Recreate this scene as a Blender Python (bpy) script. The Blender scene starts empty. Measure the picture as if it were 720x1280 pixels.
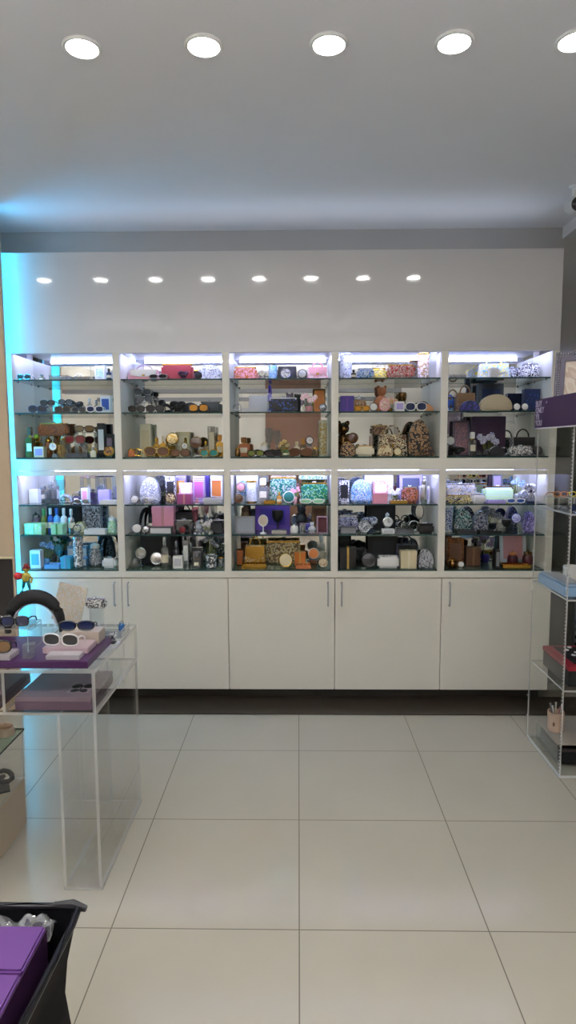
import bpy, bmesh, math, random
from mathutils import Vector, Matrix
R = random.Random(7)
C = bpy.context.scene.collection
PI = math.pi
# ------------------------------------------------------------------ render look
sc = bpy.context.scene
sc.view_settings.view_transform = 'Standard'
try: sc.view_settings.look = 'None'
except Exception: pass
sc.view_settings.gamma = 1.0
sc.view_settings.use_curve_mapping = False
sc.view_settings.exposure = 0.0
try: sc.cycles.transparent_max_bounces = 40
except Exception: pass
w = bpy.data.worlds.new('world'); sc.world = w; w.use_nodes = True
w.node_tree.nodes['Background'].inputs[0].default_value = (0.02, 0.02, 0.02, 1)

# ------------------------------------------------------------------ camera
H = 1.535
YAW, PITCH, ROLL = 0.01652, 0.10332, 0.0035
cy, sy = math.cos(YAW), math.sin(YAW)
FW = Vector((-sy*math.cos(PITCH), cy*math.cos(PITCH), -math.sin(PITCH)))
RT = Vector((cy, sy, 0)); UP = RT.cross(FW)
c_, s_ = math.cos(ROLL), math.sin(ROLL)
RT, UP = c_*RT - s_*UP, s_*RT + c_*UP
cam = bpy.data.cameras.new('camera'); co = bpy.data.objects.new('camera', cam); C.objects.link(co)
cam.sensor_width = 36; cam.sensor_fit = 'AUTO'; cam.lens = 22.5; cam.clip_start = 0.05
m3 = Matrix((RT, UP, -FW)).transposed()
co.matrix_world = Matrix.Translation((0, 0, H)) @ m3.to_4x4()
sc.camera = co
def at(x, y, Y):                       # point of the plane at distance Y
    d = FW + RT*((x-360)/800) - UP*((y-640)/800)
    return d*(Y/d.y) + Vector((0, 0, H))
def atz(x, y, z):
    d = FW + RT*((x-360)/800) - UP*((y-640)/800)
    return d*((z-H)/d.z) + Vector((0, 0, H))

# ------------------------------------------------------------------ materials
def lin(h):
    if isinstance(h, tuple): return h
    v = [int(h[i:i+2], 16)/255 for i in (0, 2, 4)]
    return tuple((c/12.92 if c <= .04045 else ((c+.055)/1.055)**2.4) for c in v)
PAL = dict(white='e9e8e6', ivory='e2d9bf', cream='d8cba6', black='141416', char='2c2c30', grey='85868a', silver='c3c5cb',
  steel='8f949b', navy='1d2950', blue='2a55a8', sky='6aa7dc', cyan='3fb2d8', teal='1f7f7c', mint='9fd9b0', green='3f8f4a',
  lime='b6d33a', olive='6f7a2c', yellow='e6cf3f', amber='c98a2a', gold='c9a04a', orange='cf7630', copper='b56a3c', bronze='7a5a38',
  brown='5d3c28', tan='b08c64', red='b3202a', crimson='7c1b26', burg='4a1620', pink='e39ab0', rose='c58a8c', magenta='a04c86',
  purple='5b3a92', violet='44308a', lilac='a99cd6', plum='3a1f3a', mauve='7d6a7c', beige='bfae94', smoke='4a4e52', aqua='8fd0dc')
_M = {}
def nodes(name):
    m = bpy.data.materials.new(name); m.use_nodes = True
    return m, m.node_tree.nodes, m.node_tree.links, m.node_tree.nodes['Principled BSDF']
def P(col, rough=.5, metal=0., coat=0., name=None):
    k = ('p', col, rough, metal, coat)
    if k in _M: return _M[k]
    m, n, l, b = nodes(name or 'plain')
    b.inputs['Base Color'].default_value = (*lin(PAL.get(col, col)), 1)
    b.inputs['Roughness'].default_value = rough; b.inputs['Metallic'].default_value = metal
    b.inputs['Coat Weight'].default_value = coat
    _M[k] = m; return m
def pat(kind, a, b2, c3=None, scale=60., rough=.4, metal=0.):
    k = (kind, a, b2, c3, scale, rough, metal)
    if k in _M: return _M[k]
    m, n, l, b = nodes(kind)
    A, B = (*lin(PAL.get(a, a)), 1), (*lin(PAL.get(b2, b2)), 1)
    D = (*lin(PAL.get(c3, c3)), 1) if c3 else B
    tc = n.new('ShaderNodeTexCoord'); oi = n.new('ShaderNodeObjectInfo')
    add = n.new('ShaderNodeVectorMath'); add.operation = 'ADD'
    l.new(tc.outputs['Object'], add.inputs[0]); l.new(oi.outputs['Random'], add.inputs[1])
    rp = n.new('ShaderNodeValToRGB'); rp.color_ramp.interpolation = 'CONSTANT'
    e = rp.color_ramp.elements; e[0].color = A; e[1].color = B
    if kind == 'spots':
        t = n.new('ShaderNodeTexVoronoi'); t.feature = 'F1'; t.inputs['Scale'].default_value = scale
        l.new(add.outputs[0], t.inputs['Vector']); l.new(t.outputs['Distance'], rp.inputs[0])
        e[1].position = .3; x = e.new(.52); x.color = D
    elif kind == 'swirl':
        t = n.new('ShaderNodeTexNoise'); t.inputs['Scale'].default_value = scale*.6; t.inputs['Distortion'].default_value = 2.5
        l.new(add.outputs[0], t.inputs['Vector']); l.new(t.outputs[0], rp.inputs[0])
        e[1].position = .46; x = e.new(.53); x.color = D; x = e.new(.60); x.color = A
    elif kind == 'sequin':
        t = n.new('ShaderNodeTexVoronoi'); t.inputs['Scale'].default_value = scale*1.6
        l.new(add.outputs[0], t.inputs['Vector'])
        sp = n.new('ShaderNodeSeparateColor'); l.new(t.outputs['Color'], sp.inputs[0]); l.new(sp.outputs[0], rp.inputs[0])
        e[1].position = .42; x = e.new(.75); x.color = D
        bp = n.new('ShaderNodeBump'); bp.inputs['Strength'].default_value = .7; bp.inputs['Distance'].default_value = .004
        l.new(sp.outputs[1], bp.inputs['Height']); l.new(bp.outputs[0], b.inputs['Normal'])
    elif kind == 'stripe':
        t = n.new('ShaderNodeTexWave'); t.inputs['Scale'].default_value = scale*.5; t.bands_direction = 'Z'
        l.new(tc.outputs['Object'], t.inputs['Vector']); l.new(t.outputs[0], rp.inputs[0]); e[1].position = .5
        if c3: x = e.new(.8); x.color = D
    elif kind == 'check':
        t = n.new('ShaderNodeTexChecker'); t.inputs['Scale'].default_value = scale
        l.new(tc.outputs['Object'], t.inputs['Vector']); t.inputs[1].default_value = A; t.inputs[2].default_value = B
    if kind == 'check': l.new(t.outputs[0], b.inputs['Base Color'])
    else: l.new(rp.outputs[0], b.inputs['Base Color'])
    b.inputs['Roughness'].default_value = rough; b.inputs['Metallic'].default_value = metal
    _M[k] = m; return m
def clear(tint='f2f7f5', refl=1.0, rough=.02, haze=0., key=''):
    k = ('clear', tint, refl, rough, haze)
    if k in _M: return _M[k]
    m, n, l, b = nodes('clear'); n.remove(b); out = n['Material Output']
    tr = n.new('ShaderNodeBsdfTransparent'); tr.inputs[0].default_value = (*lin(PAL.get(tint, tint)), 1)
    gl = n.new('ShaderNodeBsdfGlossy'); gl.inputs['Roughness'].default_value = rough
    lw = n.new('ShaderNodeLayerWeight'); lw.inputs[0].default_value = .5
    pw = n.new('ShaderNodeMath'); pw.operation = 'POWER'; pw.inputs[1].default_value = 5.; l.new(lw.outputs['Facing'], pw.inputs[0])
    fr = n.new('ShaderNodeMath'); fr.operation = 'MULTIPLY_ADD'; fr.inputs[1].default_value = .9; fr.inputs[2].default_value = .035; l.new(pw.outputs[0], fr.inputs[0])
    mu = n.new('ShaderNodeMath'); mu.operation = 'MULTIPLY'; mu.inputs[1].default_value = refl; mu.use_clamp = True
    l.new(fr.outputs[0], mu.inputs[0])
    mx = n.new('ShaderNodeMixShader'); l.new(mu.outputs[0], mx.inputs[0]); l.new(tr.outputs[0], mx.inputs[1]); l.new(gl.outputs[0], mx.inputs[2])
    last = mx
    if haze:
        df = n.new('ShaderNodeBsdfDiffuse'); df.inputs[0].default_value = (*lin(PAL.get(tint, tint)), 1)
        m2 = n.new('ShaderNodeMixShader'); m2.inputs[0].default_value = haze
        l.new(mx.outputs[0], m2.inputs[1]); l.new(df.outputs[0], m2.inputs[2]); last = m2
    l.new(last.outputs[0], out.inputs[0]); _M[k] = m; return m
def emis(col, s):
    k = ('e', col, s)
    if k in _M: return _M[k]
    m, n, l, b = nodes('lamp')
    b.inputs['Base Color'].default_value = (*col, 1); b.inputs['Emission Color'].default_value = (*col, 1)
    b.inputs['Emission Strength'].default_value = s; _M[k] = m; return m

def mat(s):
    """'gold' plain, 'm:gold' metal, 'g:sky' glass, 'spots:a,b,c' pattern, 'ms:a,b,c' metallic sequins"""
    if ':' not in s: return P(s, .42)
    k, v = s.split(':'); v = v.split(',')
    if k == 'm': return P(v[0], .22, 1.)
    if k == 'n': return P(v[0], .7)
    if k == 'l': return P(v[0], .15, 0, .6)
    if k == 'g': return clear(v[0], 1.6, .03, .12)
    if k == 'ms': return pat('sequin', *v, scale=85., rough=.25, metal=.55)
    return pat(k, *v, scale=70.)

# ------------------------------------------------------------------ mesh helpers
def box(bm, x0, x1, y0, y1, z0, z1, bev=0., M=None, mi=0):
    g = bmesh.ops.create_cube(bm, size=1)
    vs = g['verts']
    for v in vs:
        v.co = Vector(((x0+x1)/2+v.co.x*(x1-x0), (y0+y1)/2+v.co.y*(y1-y0), (z0+z1)/2+v.co.z*(z1-z0)))
        if M: v.co = M @ v.co
    fs = {f for v in vs for f in v.link_faces}
    for f in fs: f.material_index = mi
    if bev:
        es = list({e for v in vs for e in v.link_edges})
        bmesh.ops.bevel(bm, geom=es, offset=bev, segments=2, affect='EDGES', clamp_overlap=True)
    return bm
def lathe(bm, prof, n=20, M=None):
    rings = []
    for r, z in prof:
        ring = []
        for i in range(n):
            a = 2*PI*i/n; p = Vector((r*math.cos(a), r*math.sin(a), z))
            ring.append(bm.verts.new(M @ p if M else p))
        rings.append(ring)
    for a, b in zip(rings, rings[1:]):
        for i in range(n): bm.faces.new((a[i], a[(i+1) % n], b[(i+1) % n], b[i]))
    bm.faces.new(rings[0][::-1]); bm.faces.new(rings[-1])
    return bm
def tube(bm, pts, r, n=7, closed=False, sq=1.):
    pts = [Vector(p) for p in pts]; N = len(pts); rings = []
    for i, p in enumerate(pts):
        a = pts[i-1] if (i > 0 or closed) else p
        b = pts[(i+1) % N] if (i < N-1 or closed) else p
        t = (b-a).normalized(); ref = Vector((0, 0, 1)) if abs(t.z) < .9 else Vector((0, 1, 0))
        u = t.cross(ref).normalized(); v = t.cross(u)
        rr = r[i] if isinstance(r, (list, tuple)) else r
        rings.append([bm.verts.new(p+u*math.cos(2*PI*k/n)*rr*sq+v*math.sin(2*PI*k/n)*rr) for k in range(n)])
    M_ = N if closed else N-1
    for i in range(M_):
        a, b = rings[i], rings[(i+1) % N]
        off = 0
        if closed and i == N-1:
            off = min(range(n), key=lambda o: sum((a[k].co-b[(k+o) % n].co).length for k in range(n)))
        for k in range(n):
            try: bm.faces.new((a[k], a[(k+1) % n], b[(k+1+off) % n], b[(k+off) % n]))
            except ValueError: pass
    if not closed: bm.faces.new(rings[0][::-1]); bm.faces.new(rings[-1])
    return bm
def ball(bm, c, r, sx=1, sy_=1, sz=1, sub=2):
    g = bmesh.ops.create_icosphere(bm, subdivisions=sub, radius=1)
    for v in g['verts']: v.co = Vector(c)+Vector((v.co.x*r*sx, v.co.y*r*sy_, v.co.z*r*sz))
    return bm
def prism(bm, pts, y0, y1):            # outline in (x, z), extruded along y
    a = [bm.verts.new((x, y0, z)) for x, z in pts]; b = [bm.verts.new((x, y1, z)) for x, z in pts]
    n = len(pts); bm.faces.new(a); bm.faces.new(b[::-1])
    for i in range(n): bm.faces.new((a[i], b[i], b[(i+1) % n], a[(i+1) % n]))
    return bm
def B(): return bmesh.new()
def obj(name, bm, m, parent=None, smooth=True, loc=None, rot=None):
    bmesh.ops.recalc_face_normals(bm, faces=bm.faces)
    me = bpy.data.meshes.new(name); bm.to_mesh(me); bm.free()
    for x in (m if isinstance(m, (list, tuple)) else [m]): me.materials.append(x)
    if smooth:
        for p in me.polygons: p.use_smooth = True
        try: me.set_sharp_from_angle(angle=math.radians(35))
        except Exception: pass
    o = bpy.data.objects.new(name, me); C.objects.link(o)
    if parent: o.parent = parent
    if loc: o.location = loc
    if rot: o.rotation_euler = rot
    return o
def tag(o, label, cat, group=None):
    o['label'] = label; o['category'] = cat
    if group: o['group'] = group
    return o
def thing(name, label, cat, loc=(0, 0, 0), rz=0., group=None):
    o = bpy.data.objects.new(name, None); C.objects.link(o); o.empty_display_size = .02
    o.location = loc; o.rotation_euler = (0, 0, rz)
    return tag(o, label, cat, group)
def struct(o): o['kind'] = 'structure'; return o

# ------------------------------------------------------------------ room shell
CEIL = 2.84; XL, XR, YB, YW = -3.6, 1.80, -4.2, 4.05
def floor_mat():
    m, n, l, b = nodes('porcelain_tiles')
    tc = n.new('ShaderNodeTexCoord'); sp = n.new('ShaderNodeSeparateXYZ'); l.new(tc.outputs['Object'], sp.inputs[0])
    def mth(op, a, bb=None):
        q = n.new('ShaderNodeMath'); q.operation = op
        for i, v in enumerate((a, bb)):
            if v is None: continue
            if isinstance(v, (int, float)): q.inputs[i].default_value = v
            else: l.new(v, q.inputs[i])
        return q.outputs[0]
    ds = []
    for ax, off in ((0, 0.0), (1, 1.888-1.2)):
        a = mth('SUBTRACT', sp.outputs[ax], off); a = mth('DIVIDE', a, .602); a = mth('ADD', a, .5+20)
        a = mth('FRACT', a); a = mth('SUBTRACT', a, .5); ds.append(mth('MULTIPLY', mth('ABSOLUTE', a), .602))
    d = mth('MINIMUM', ds[0], ds[1]); g = mth('LESS_THAN', d, .0019)
    nz = n.new('ShaderNodeTexNoise'); nz.inputs['Scale'].default_value = 2.2; nz.inputs['Detail'].default_value = 5
    l.new(tc.outputs['Object'], nz.inputs['Vector'])
    rp = n.new('ShaderNodeValToRGB'); rp.color_ramp.elements[0].color = (*lin('a39d8e'), 1); rp.color_ramp.elements[1].color = (*lin('aea899'), 1)
    l.new(nz.outputs[0], rp.inputs[0])
    mx = n.new('ShaderNodeMix'); mx.data_type = 'RGBA'; l.new(g, mx.inputs[0]); l.new(rp.outputs[0], mx.inputs[6]); mx.inputs[7].default_value = (*lin('5f594e'), 1)
    l.new(mx.outputs[2], b.inputs['Base Color'])
    b.inputs['Roughness'].default_value = .13; b.inputs['Specular IOR Level'].default_value = .55
    l.new(mth('ADD', mth('MULTIPLY', g, .5), .13), b.inputs['Roughness'])
    return m
def paint(col, rough=.55, bump=.0):
    m, n, l, b = nodes('paint')
    tc = n.new('ShaderNodeTexCoord'); nz = n.new('ShaderNodeTexNoise'); nz.inputs['Scale'].default_value = 3.; nz.inputs['Detail'].default_value = 6
    l.new(tc.outputs['Object'], nz.inputs['Vector'])
    rp = n.new('ShaderNodeValToRGB'); c = lin(col)
    rp.color_ramp.elements[0].color = (*[x*.965 for x in c], 1); rp.color_ramp.elements[1].color = (*[min(1, x*1.03) for x in c], 1)
    l.new(nz.outputs[0], rp.inputs[0]); l.new(rp.outputs[0], b.inputs['Base Color']); b.inputs['Roughness'].default_value = rough
    return m
WALLP = paint('b0aeab', .6); CEILP = paint('ebebee', .5); BEIGE = paint('cbb79a', .5)
LAM = paint('e6e2d6', .35); GLOSSP = paint('d3d1d1', .055)
struct(obj('floor', box(B(), XL, XR, YB, YW, -.05, 0), floor_mat(), smooth=False))
struct(obj('ceiling', box(B(), XL, XR, YB, YW, CEIL, CEIL+.05), CEILP, smooth=False))
struct(obj('wall_back', box(B(), XL, XR, YW, YW+.1, 0, CEIL), WALLP, smooth=False))
struct(obj('wall_front', box(B(), XL, XR, YB-.1, YB, 0, CEIL), paint('d5d1c6', .6), smooth=False))
struct(obj('wall_left', box(B(), XL-.1, XL, YB, YW, 0, CEIL), paint('d8d2c4', .6), smooth=False))
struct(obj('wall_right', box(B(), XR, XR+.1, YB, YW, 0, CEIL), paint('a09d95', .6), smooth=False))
# pilaster board in front of the shelving's left edge
struct(obj('trim_1', box(B(), -2.6, -1.622, 3.575, 3.60, 0, CEIL, .002), BEIGE, smooth=False))
# soffit along the right wall
struct(obj('trim_2', box(B(), 1.60, XR, YB, YW, 2.775, CEIL), CEILP, smooth=False))
# brown door on the wall opposite (seen in the mirrors)
dr = struct(obj('door_1', box(B(), -.62, .42, YB, YB+.045, 0, 2.12, .004), paint('7a5a48', .4), smooth=False))
obj('handle', tube(B(), [(.3, YB+.05, 1.0), (.3, YB+.09, 1.0), (.18, YB+.09, 1.0)], .009), P('silver', .25, 1), dr)

# perforated standard in the corner behind the tower
g = B()
box(g, 1.762, 1.79, 4.02, 4.048, .05, 2.7)
sl = thing('slotted_wall_standard', 'slotted steel shelf standard running up the corner right of the shelving', 'rail', (0, 0, 0))
obj('channel', g, P('steel', .4, .6), sl)
g = B()
for i in range(52): box(g, 1.768, 1.784, 4.0185, 4.0205, .1+i*.05, .125+i*.05)
s = obj('slots', g, P('black', .8), sl); s['kind'] = 'stuff'

# ------------------------------------------------------------------ ceiling downlights
WARM = (1.0, .975, .935)
def downlight_proto():
    t = thing('downlight', 'x', 'ceiling light')
    bm = lathe(B(), [(.062, 0), (.064, -.004), (.060, -.009), (.052, -.009), (.050, -.006), (.050, 0)], 32)
    obj('trim_ring', bm, P('white', .3), t)
    obj('lamp_lens', lathe(B(), [(.050, -.001), (.050, -.005), (.044, -.007), (.02, -.009), (.004, -.0095)], 32), emis(WARM, LAMP), t)
    return t
LAMP = 98.0; LAMP_FILL = 280.0
proto = downlight_proto()
def dup(root, loc, label, rz=0.):
    r = root.copy(); C.objects.link(r); r.location = loc; r.rotation_euler = (0, 0, rz); r['label'] = label
    for ch in list(root.children):
        c = ch.copy(); C.objects.link(c); c.parent = r; c.matrix_parent_inverse = ch.matrix_parent_inverse.copy()
        for gch in ch.children:
            d = gch.copy(); C.objects.link(d); d.parent = c
    return r
names = ['leftmost glowing round downlight in the ceiling row', 'second glowing downlight from the left in the ceiling row',
         'middle glowing downlight of the ceiling row', 'fourth glowing downlight from the left in the ceiling row',
         'downlight cut by the right edge of the photo']
first = True
front = [(-.707, names[0]), (-.307, names[1]), (.102, names[2]), (.509, names[3]), (.90, names[4]),
         (-1.12, 'round downlight just beyond the left edge of the ceiling row'), (-1.55, 'ceiling row downlight second beyond the left edge, mirrored in the fascia'),
         (-2.0, 'farthest left downlight of the row mirrored in the fascia')]
for x, lb in front:
    if first:
        proto.location = (x, 2.235, CEIL); proto['label'] = lb; proto['group'] = 'downlights of the ceiling row'; first = False
    else: dup(proto, (x, 2.235, CEIL), lb)
fill_cyl = thing('added_cylinder_spot', 'x', 'ceiling light', (0, 0, CEIL), 0, 'added fill spots behind the camera')  # spots added out of frame to brighten floor and ceiling
obj('shade', lathe(B(), [(.068, -.0005), (.070, -.14), (.062, -.14), (.061, -.02)], 28), P('white', .5), fill_cyl)
obj('lamp_lens', lathe(B(), [(.058, -.05), (.056, -.052), (.02, -.054)], 28), emis(WARM, LAMP_FILL), fill_cyl)
fc = True
for j, yy in enumerate((.9, -.5, -1.9, -3.3)):
    for i, x in enumerate((-3.0, -2.15, -1.3, -.45, .4, 1.25)):
        l_ = 'added cylinder fill spot on the ceiling behind the camera, %s row, %s' % (('nearest', 'second', 'third', 'last')[j], ('far left', 'left', 'left of centre', 'centre', 'right', 'far right')[i])
        if fc: fill_cyl.location = (x, yy, CEIL); fill_cyl['label'] = l_; fc = False
        else: dup(fill_cyl, (x, yy, CEIL), l_)

fill_pend = thing('added_pendant', 'x', 'ceiling light', (0, 0, CEIL), 0, 'added fill uplights behind the camera')  # pendant-shaped uplights added out of frame to lift the ceiling brightness
g = box(B(), -2.4, 2.4, -.07, .07, -.56, -.52, .002)
for y_ in (-.070, .066): box(g, -2.4, 2.4, y_, y_+.004, -.5205, -.505)
obj('housing', g, P('grey', .6), fill_pend)
obj('fill_diffuser', box(B(), -2.38, 2.38, -.06, .06, -.5195, -.515), emis((.97, .97, 1.), 33.0), fill_pend)
g = B()
for x in (-2.0, 0, 2.0): tube(g, [(x, 0, -.0005), (x, 0, -.514)], .003, 6)
obj('suspension_cables', g, P('steel', .4, .8), fill_pend)
fill_pend.location = (-.95, .45, CEIL); fill_pend['label'] = 'long added pendant fill uplight above the camera, nearest the shelving'
dup(fill_pend, (-.95, -1.2, CEIL), 'long added pendant fill uplight behind the camera, middle of three')
dup(fill_pend, (-.95, -2.8, CEIL), 'long added pendant fill uplight farthest behind the camera')
struct(obj('trim_3', box(B(), 1.49, 1.755, 4.03, 4.049, 0, 1.66, .001), P('4a4a44', .5), smooth=False))
# ------------------------------------------------------------------ wall display shelving
YF, YM = 3.70, 4.0
UC = [-1.660, -1.040, -.414, .209, .831, 1.453]; UT = .020
Z0, Z1, Z2, Z3, Z4, ZT = .764, .802, 1.393, 1.462, 2.063, 2.618
SH = thing('display_shelving', 'white built-in wall shelving of ten lit mirrored bays under a glossy fascia', 'shelving', (0, YF, 0))
def S(name, bm, m, smooth=False): return obj(name, bm, m, SH, smooth)
def lb(bm, x0, x1, y0, y1, z0, z1, bev=.0015): return box(bm, x0, x1, y0-YF, y1-YF, z0, z1, bev)
S('fascia', lb(B(), UC[0]-UT, UC[-1]+UT, YF, YF+.018, Z4, ZT), GLOSSP)
S('top_deck', lb(B(), UC[0]-UT, UC[-1]+UT, YF+.018, YM+.045, 2.55, 2.57), LAM)
S('bay_ceiling', lb(B(), UC[0]-UT, UC[-1]+UT, YF+.018, YM+.01, 2.10, 2.118), LAM)
for i, x in enumerate(UC):
    S('upright', lb(B(), x-UT, x+UT, YF, YM+.01, Z1, Z4 if 0 < i < 5 else Z4), LAM)
S('middle_rail', lb(B(), UC[0]-UT, UC[-1]+UT, YF-.001, YM+.01, Z2+.001, Z3-.001), LAM)
S('bottom_rail', lb(B(), UC[0]-UT, UC[-1]+UT, YF-.001, YM+.01, Z0, Z1), LAM)
S('back_board', lb(B(), UC[0]-UT, UC[-1]+UT, YM+.012, YM+.03, Z0, 2.55), LAM)
MIR = P((.80, .82, .82), .012, 1., 0, 'mirror')
GLS = clear('dcebe6', 1.3, .01); EDGE = P('24413f', .15)
LEDW = (.47, .53, 1.0)
bays = [(UC[i]+UT, UC[i+1]-UT) for i in range(5)]
LEDM = emis(LEDW, 62.0)
def glass_sheet(x0, x1, y0, y1, z0, z1, edge=EDGE, gl=GLS, bev=0):
    bm = B(); box(bm, x0, x1, y0, y1, z0, z1)
    dims = (x1-x0, y1-y0, z1-z0); k = dims.index(min(dims))
    for f in bm.faces:
        f.normal_update(); f.material_index = 0 if abs(f.normal[k]) > .5 else 1
    return bm, [gl, edge]
for (x0, x1) in bays:
    for lo, hi in ((Z1, Z2), (Z3, 2.10)):
        S('mirror_panel', lb(B(), x0+.001, x1-.001, YM+.001, YM+.008, lo, hi-.001, 0), MIR)
        top = hi
        if hi < 2: # lower bays: underside of the rail
            zl = hi-.002
        else: zl = 2.098
        h = S('led_bar', lb(B(), x0+.01, x1-.01, YF+.020, YF+.034, zl-.022, zl, 0), P('white', .4))
        obj('diffuser', lb(B(), x0+.012, x1-.012, YF+.0345, YF+.037, zl-.021, zl-.002, 0), LEDM, h, False)
    bm = lb(B(), x0+.001, x1-.001, YF+.004, YF+.018, Z2-.028, Z2-.001)
    S('valance', bm, LAM)
SHELF_Z = {'U1': 1.918, 'U2': 1.729, 'U3': Z3+.009, 'L1': 1.195, 'L2': 1.017, 'L3': Z1+.009}
bracket_m = P('silver', .25, 1.)
for (x0, x1) in bays:
    for k in ('U1', 'U2', 'L1', 'L2'):
        z = SHELF_Z[k]
        bm, ms = glass_sheet(x0+.002, x1-.002, YF+.012-YF, YM-.006-YF, z-.008, z)
        g = obj('glass_shelf', bm, ms, SH, False)
        for sx in (x0+.008, x1-.008):
            for yy in (.06, .25):
                obj('shelf_pin', lathe(B(), [(.006, z-.0145), (.006, z-.0085)], 10, Matrix.Translation((sx, yy, 0))), bracket_m, g)
    for z in (Z3, Z1):
        bm, ms = glass_sheet(x0+.002, x1-.002, .004, YM-.006-YF, z+.001, z+.0085)
        obj('base_glass', bm, ms, SH, False)
# cove strip on top of the shelving
h = S('cove_light_channel', lb(B(), UC[0], UC[-1], YF+.03, YF+.06, 2.5705, 2.60), P('silver', .4, .8))
bm = B(); v = [bm.verts.new(p) for p in ((UC[0], .031, 2.603), (UC[-1]-.05, .031, 2.603), (UC[-1]-.05, .058, 2.608), (UC[0], .058, 2.608), (UC[0], .031, 2.6005), (UC[-1]-.05, .031, 2.6005), (UC[-1]-.05, .058, 2.6005), (UC[0], .058, 2.6005))]
for f in ((0, 1, 2, 3), (7, 6, 5, 4), (0, 4, 5, 1), (1, 5, 6, 2), (2, 6, 7, 3), (3, 7, 4, 0)): bm.faces.new([v[i] for i in f])
obj('diffuser', bm, emis((.70, .80, 1.0), 5.0), h, False)

# cyan strip behind the pilaster
t = thing('cyan_led_strip', 'vertical cyan LED strip glowing behind the beige pilaster, left of the shelving', 'light strip', (-1.70, 3.64, .05))
obj('channel', box(B(), 0, .016, -.02, .025, 0, 2.72), P('silver', .4, .8), t)
obj('diffuser', box(B(), .0165, .022, -.018, .023, .005, 2.715), emis((.02, .50, 1.0), 22.0), t)
obj('backing_board', box(B(), -.03, -.001, -.035, .055, 0, 2.74), P('white', .6), t)
# ------------------------------------------------------------------ base cabinets
ords = ['leftmost', 'second from left', 'middle', 'fourth from left', 'rightmost']
edges = [-1.68, -1.045, -.416, .213, .838, 1.478]
hpx = {0: -1.085, 1: -1.005, 2: .172, 3: .252, 4: .883}
ht = ['with its door handle at the right', 'with its door handle at the left', 'below the gold goods, door handle at the right',
      'with its door handle at the left', 'ending the row, door handle at the left']
for i in range(5):
    x0, x1 = edges[i], edges[i+1]
    t = thing('base_cabinet', '%s white base cabinet under the shelving, %s' % (ords[i], ht[i]), 'cabinet', ((x0+x1)/2, YF+.15, 0), 0, 'base cabinets under the shelving')
    hw = (x1-x0)/2
    obj('body', box(B(), -hw+.001, hw-.001, -.13, .20, .0885, Z0-.002, .001), LAM, t, False)
    d = obj('door', box(B(), -hw+.0018, hw-.0018, -.149, -.131, .084, Z0-.005, .0015), LAM, t, False)
    hx = hpx[i]-(x0+x1)/2
    g = B(); tube(g, [(hx, -.152, .735), (hx, -.172, .733), (hx, -.175, .728), (hx, -.175, .605), (hx, -.172, .600), (hx, -.152, .598)], .0045, 8)
    obj('handle', g, P('silver', .28, 1.), d)
KICK = P('37332a', .4)
g = B(); box(g, edges[0]+.03, edges[-1]-.02, 3.79, 3.81, 0, .088)
tk = tag(obj('toe_kick', g, KICK, None, False), 'dark recessed plinth board under the white base cabinets', 'plinth')
g = None
for i in range(9):
    x = -1.42+i*.30
    g = box(B(), x, x+.24, 3.782, 3.789, .048, .078)
    gr = obj('vent_grille', g, P('black', .5), tk, False)

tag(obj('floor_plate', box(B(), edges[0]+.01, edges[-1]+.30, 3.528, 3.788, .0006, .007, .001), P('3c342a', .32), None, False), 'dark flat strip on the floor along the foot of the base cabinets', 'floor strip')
# ------------------------------------------------------------------ merchandise builders
def glassm(c): return clear(c, 1.6, .03, .12)
def b_clutch(t, w, h, a, b, d=.06):
    obj('body', box(B(), -w/2, w/2, -d/2, d/2, .0, h*.88, min(.012, h*.2)), a, t)
    g = box(B(), -w/2+.004, w/2-.004, -d*.28, d*.28, h*.88-.004, h*.95, .003); obj('frame', g, b, t)
    g = B(); ball(g, (-.006, 0, h*.97), .007); ball(g, (.006, 0, h*.97), .007); obj('clasp', g, P('silver', .2, 1), t)
def b_handbag(t, w, h, a, b, d=.065):
    bh = h*.68; pts = [(-w/2, 0), (w/2, 0), (w*.44, bh), (-w*.44, bh)]
    obj('body', prism(B(), pts, -d/2+.006, d/2), a, t)
    pts = [(-w*.435, bh*.98), (w*.435, bh*.98), (w*.40, bh*.48), (w*.12, bh*.36), (-w*.12, bh*.36), (-w*.40, bh*.48)]
    fl = obj('flap', prism(B(), pts, -d/2, -d/2+.005), b, t)
    obj('clasp', box(B(), -.008, .008, -d/2-.004, -d/2-.0005, bh*.40, bh*.55, .002), P('gold', .25, 1), fl)
    n = 12; obj('handle', tube(B(), [(w*.25*math.cos(PI*i/n), 0, bh-.002+(h-bh-.004)*math.sin(PI*i/n)) for i in range(n+1)], .0045, 6), b, t)
def b_pouch(t, w, h, a, b, d=.065):
    n = 14; pts = [(-w*.40, 0), (w*.40, 0)]+[(w/2*math.cos(PI*i/n), h*.12+h*.86*math.sin(PI*i/n)**.8) for i in range(n+1)]
    g = prism(B(), pts, -d/2, d/2); bmesh.ops.bevel(g, geom=[e for e in g.edges if abs(e.verts[0].co.y-e.verts[1].co.y) < 1e-6], offset=min(.01, h*.15), segments=2, affect='EDGES', clamp_overlap=True)
    obj('body', g, a, t)
    z = obj('zipper', tube(B(), [(w*.475*math.cos(PI*i/n), 0, h*.13+h*.84*math.sin(PI*i/n)**.8) for i in range(1, n)], .0035, 6), b, t)
    obj('zip_pull', box(B(), w*.3, w*.3+.006, -.010, -.004, h*.62, h*.84), P('silver', .25, 1), z)
def oval(cx, cz, rx, rz, y, n=18, p=.8, tilt=0.):
    o = []
    for i in range(n):
        a = 2*PI*i/n; c, s = math.cos(a), math.sin(a)
        o.append((cx+rx*math.copysign(abs(c)**p, c), y+tilt*s, cz+rz*math.copysign(abs(s)**p, s)))
    return o
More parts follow.
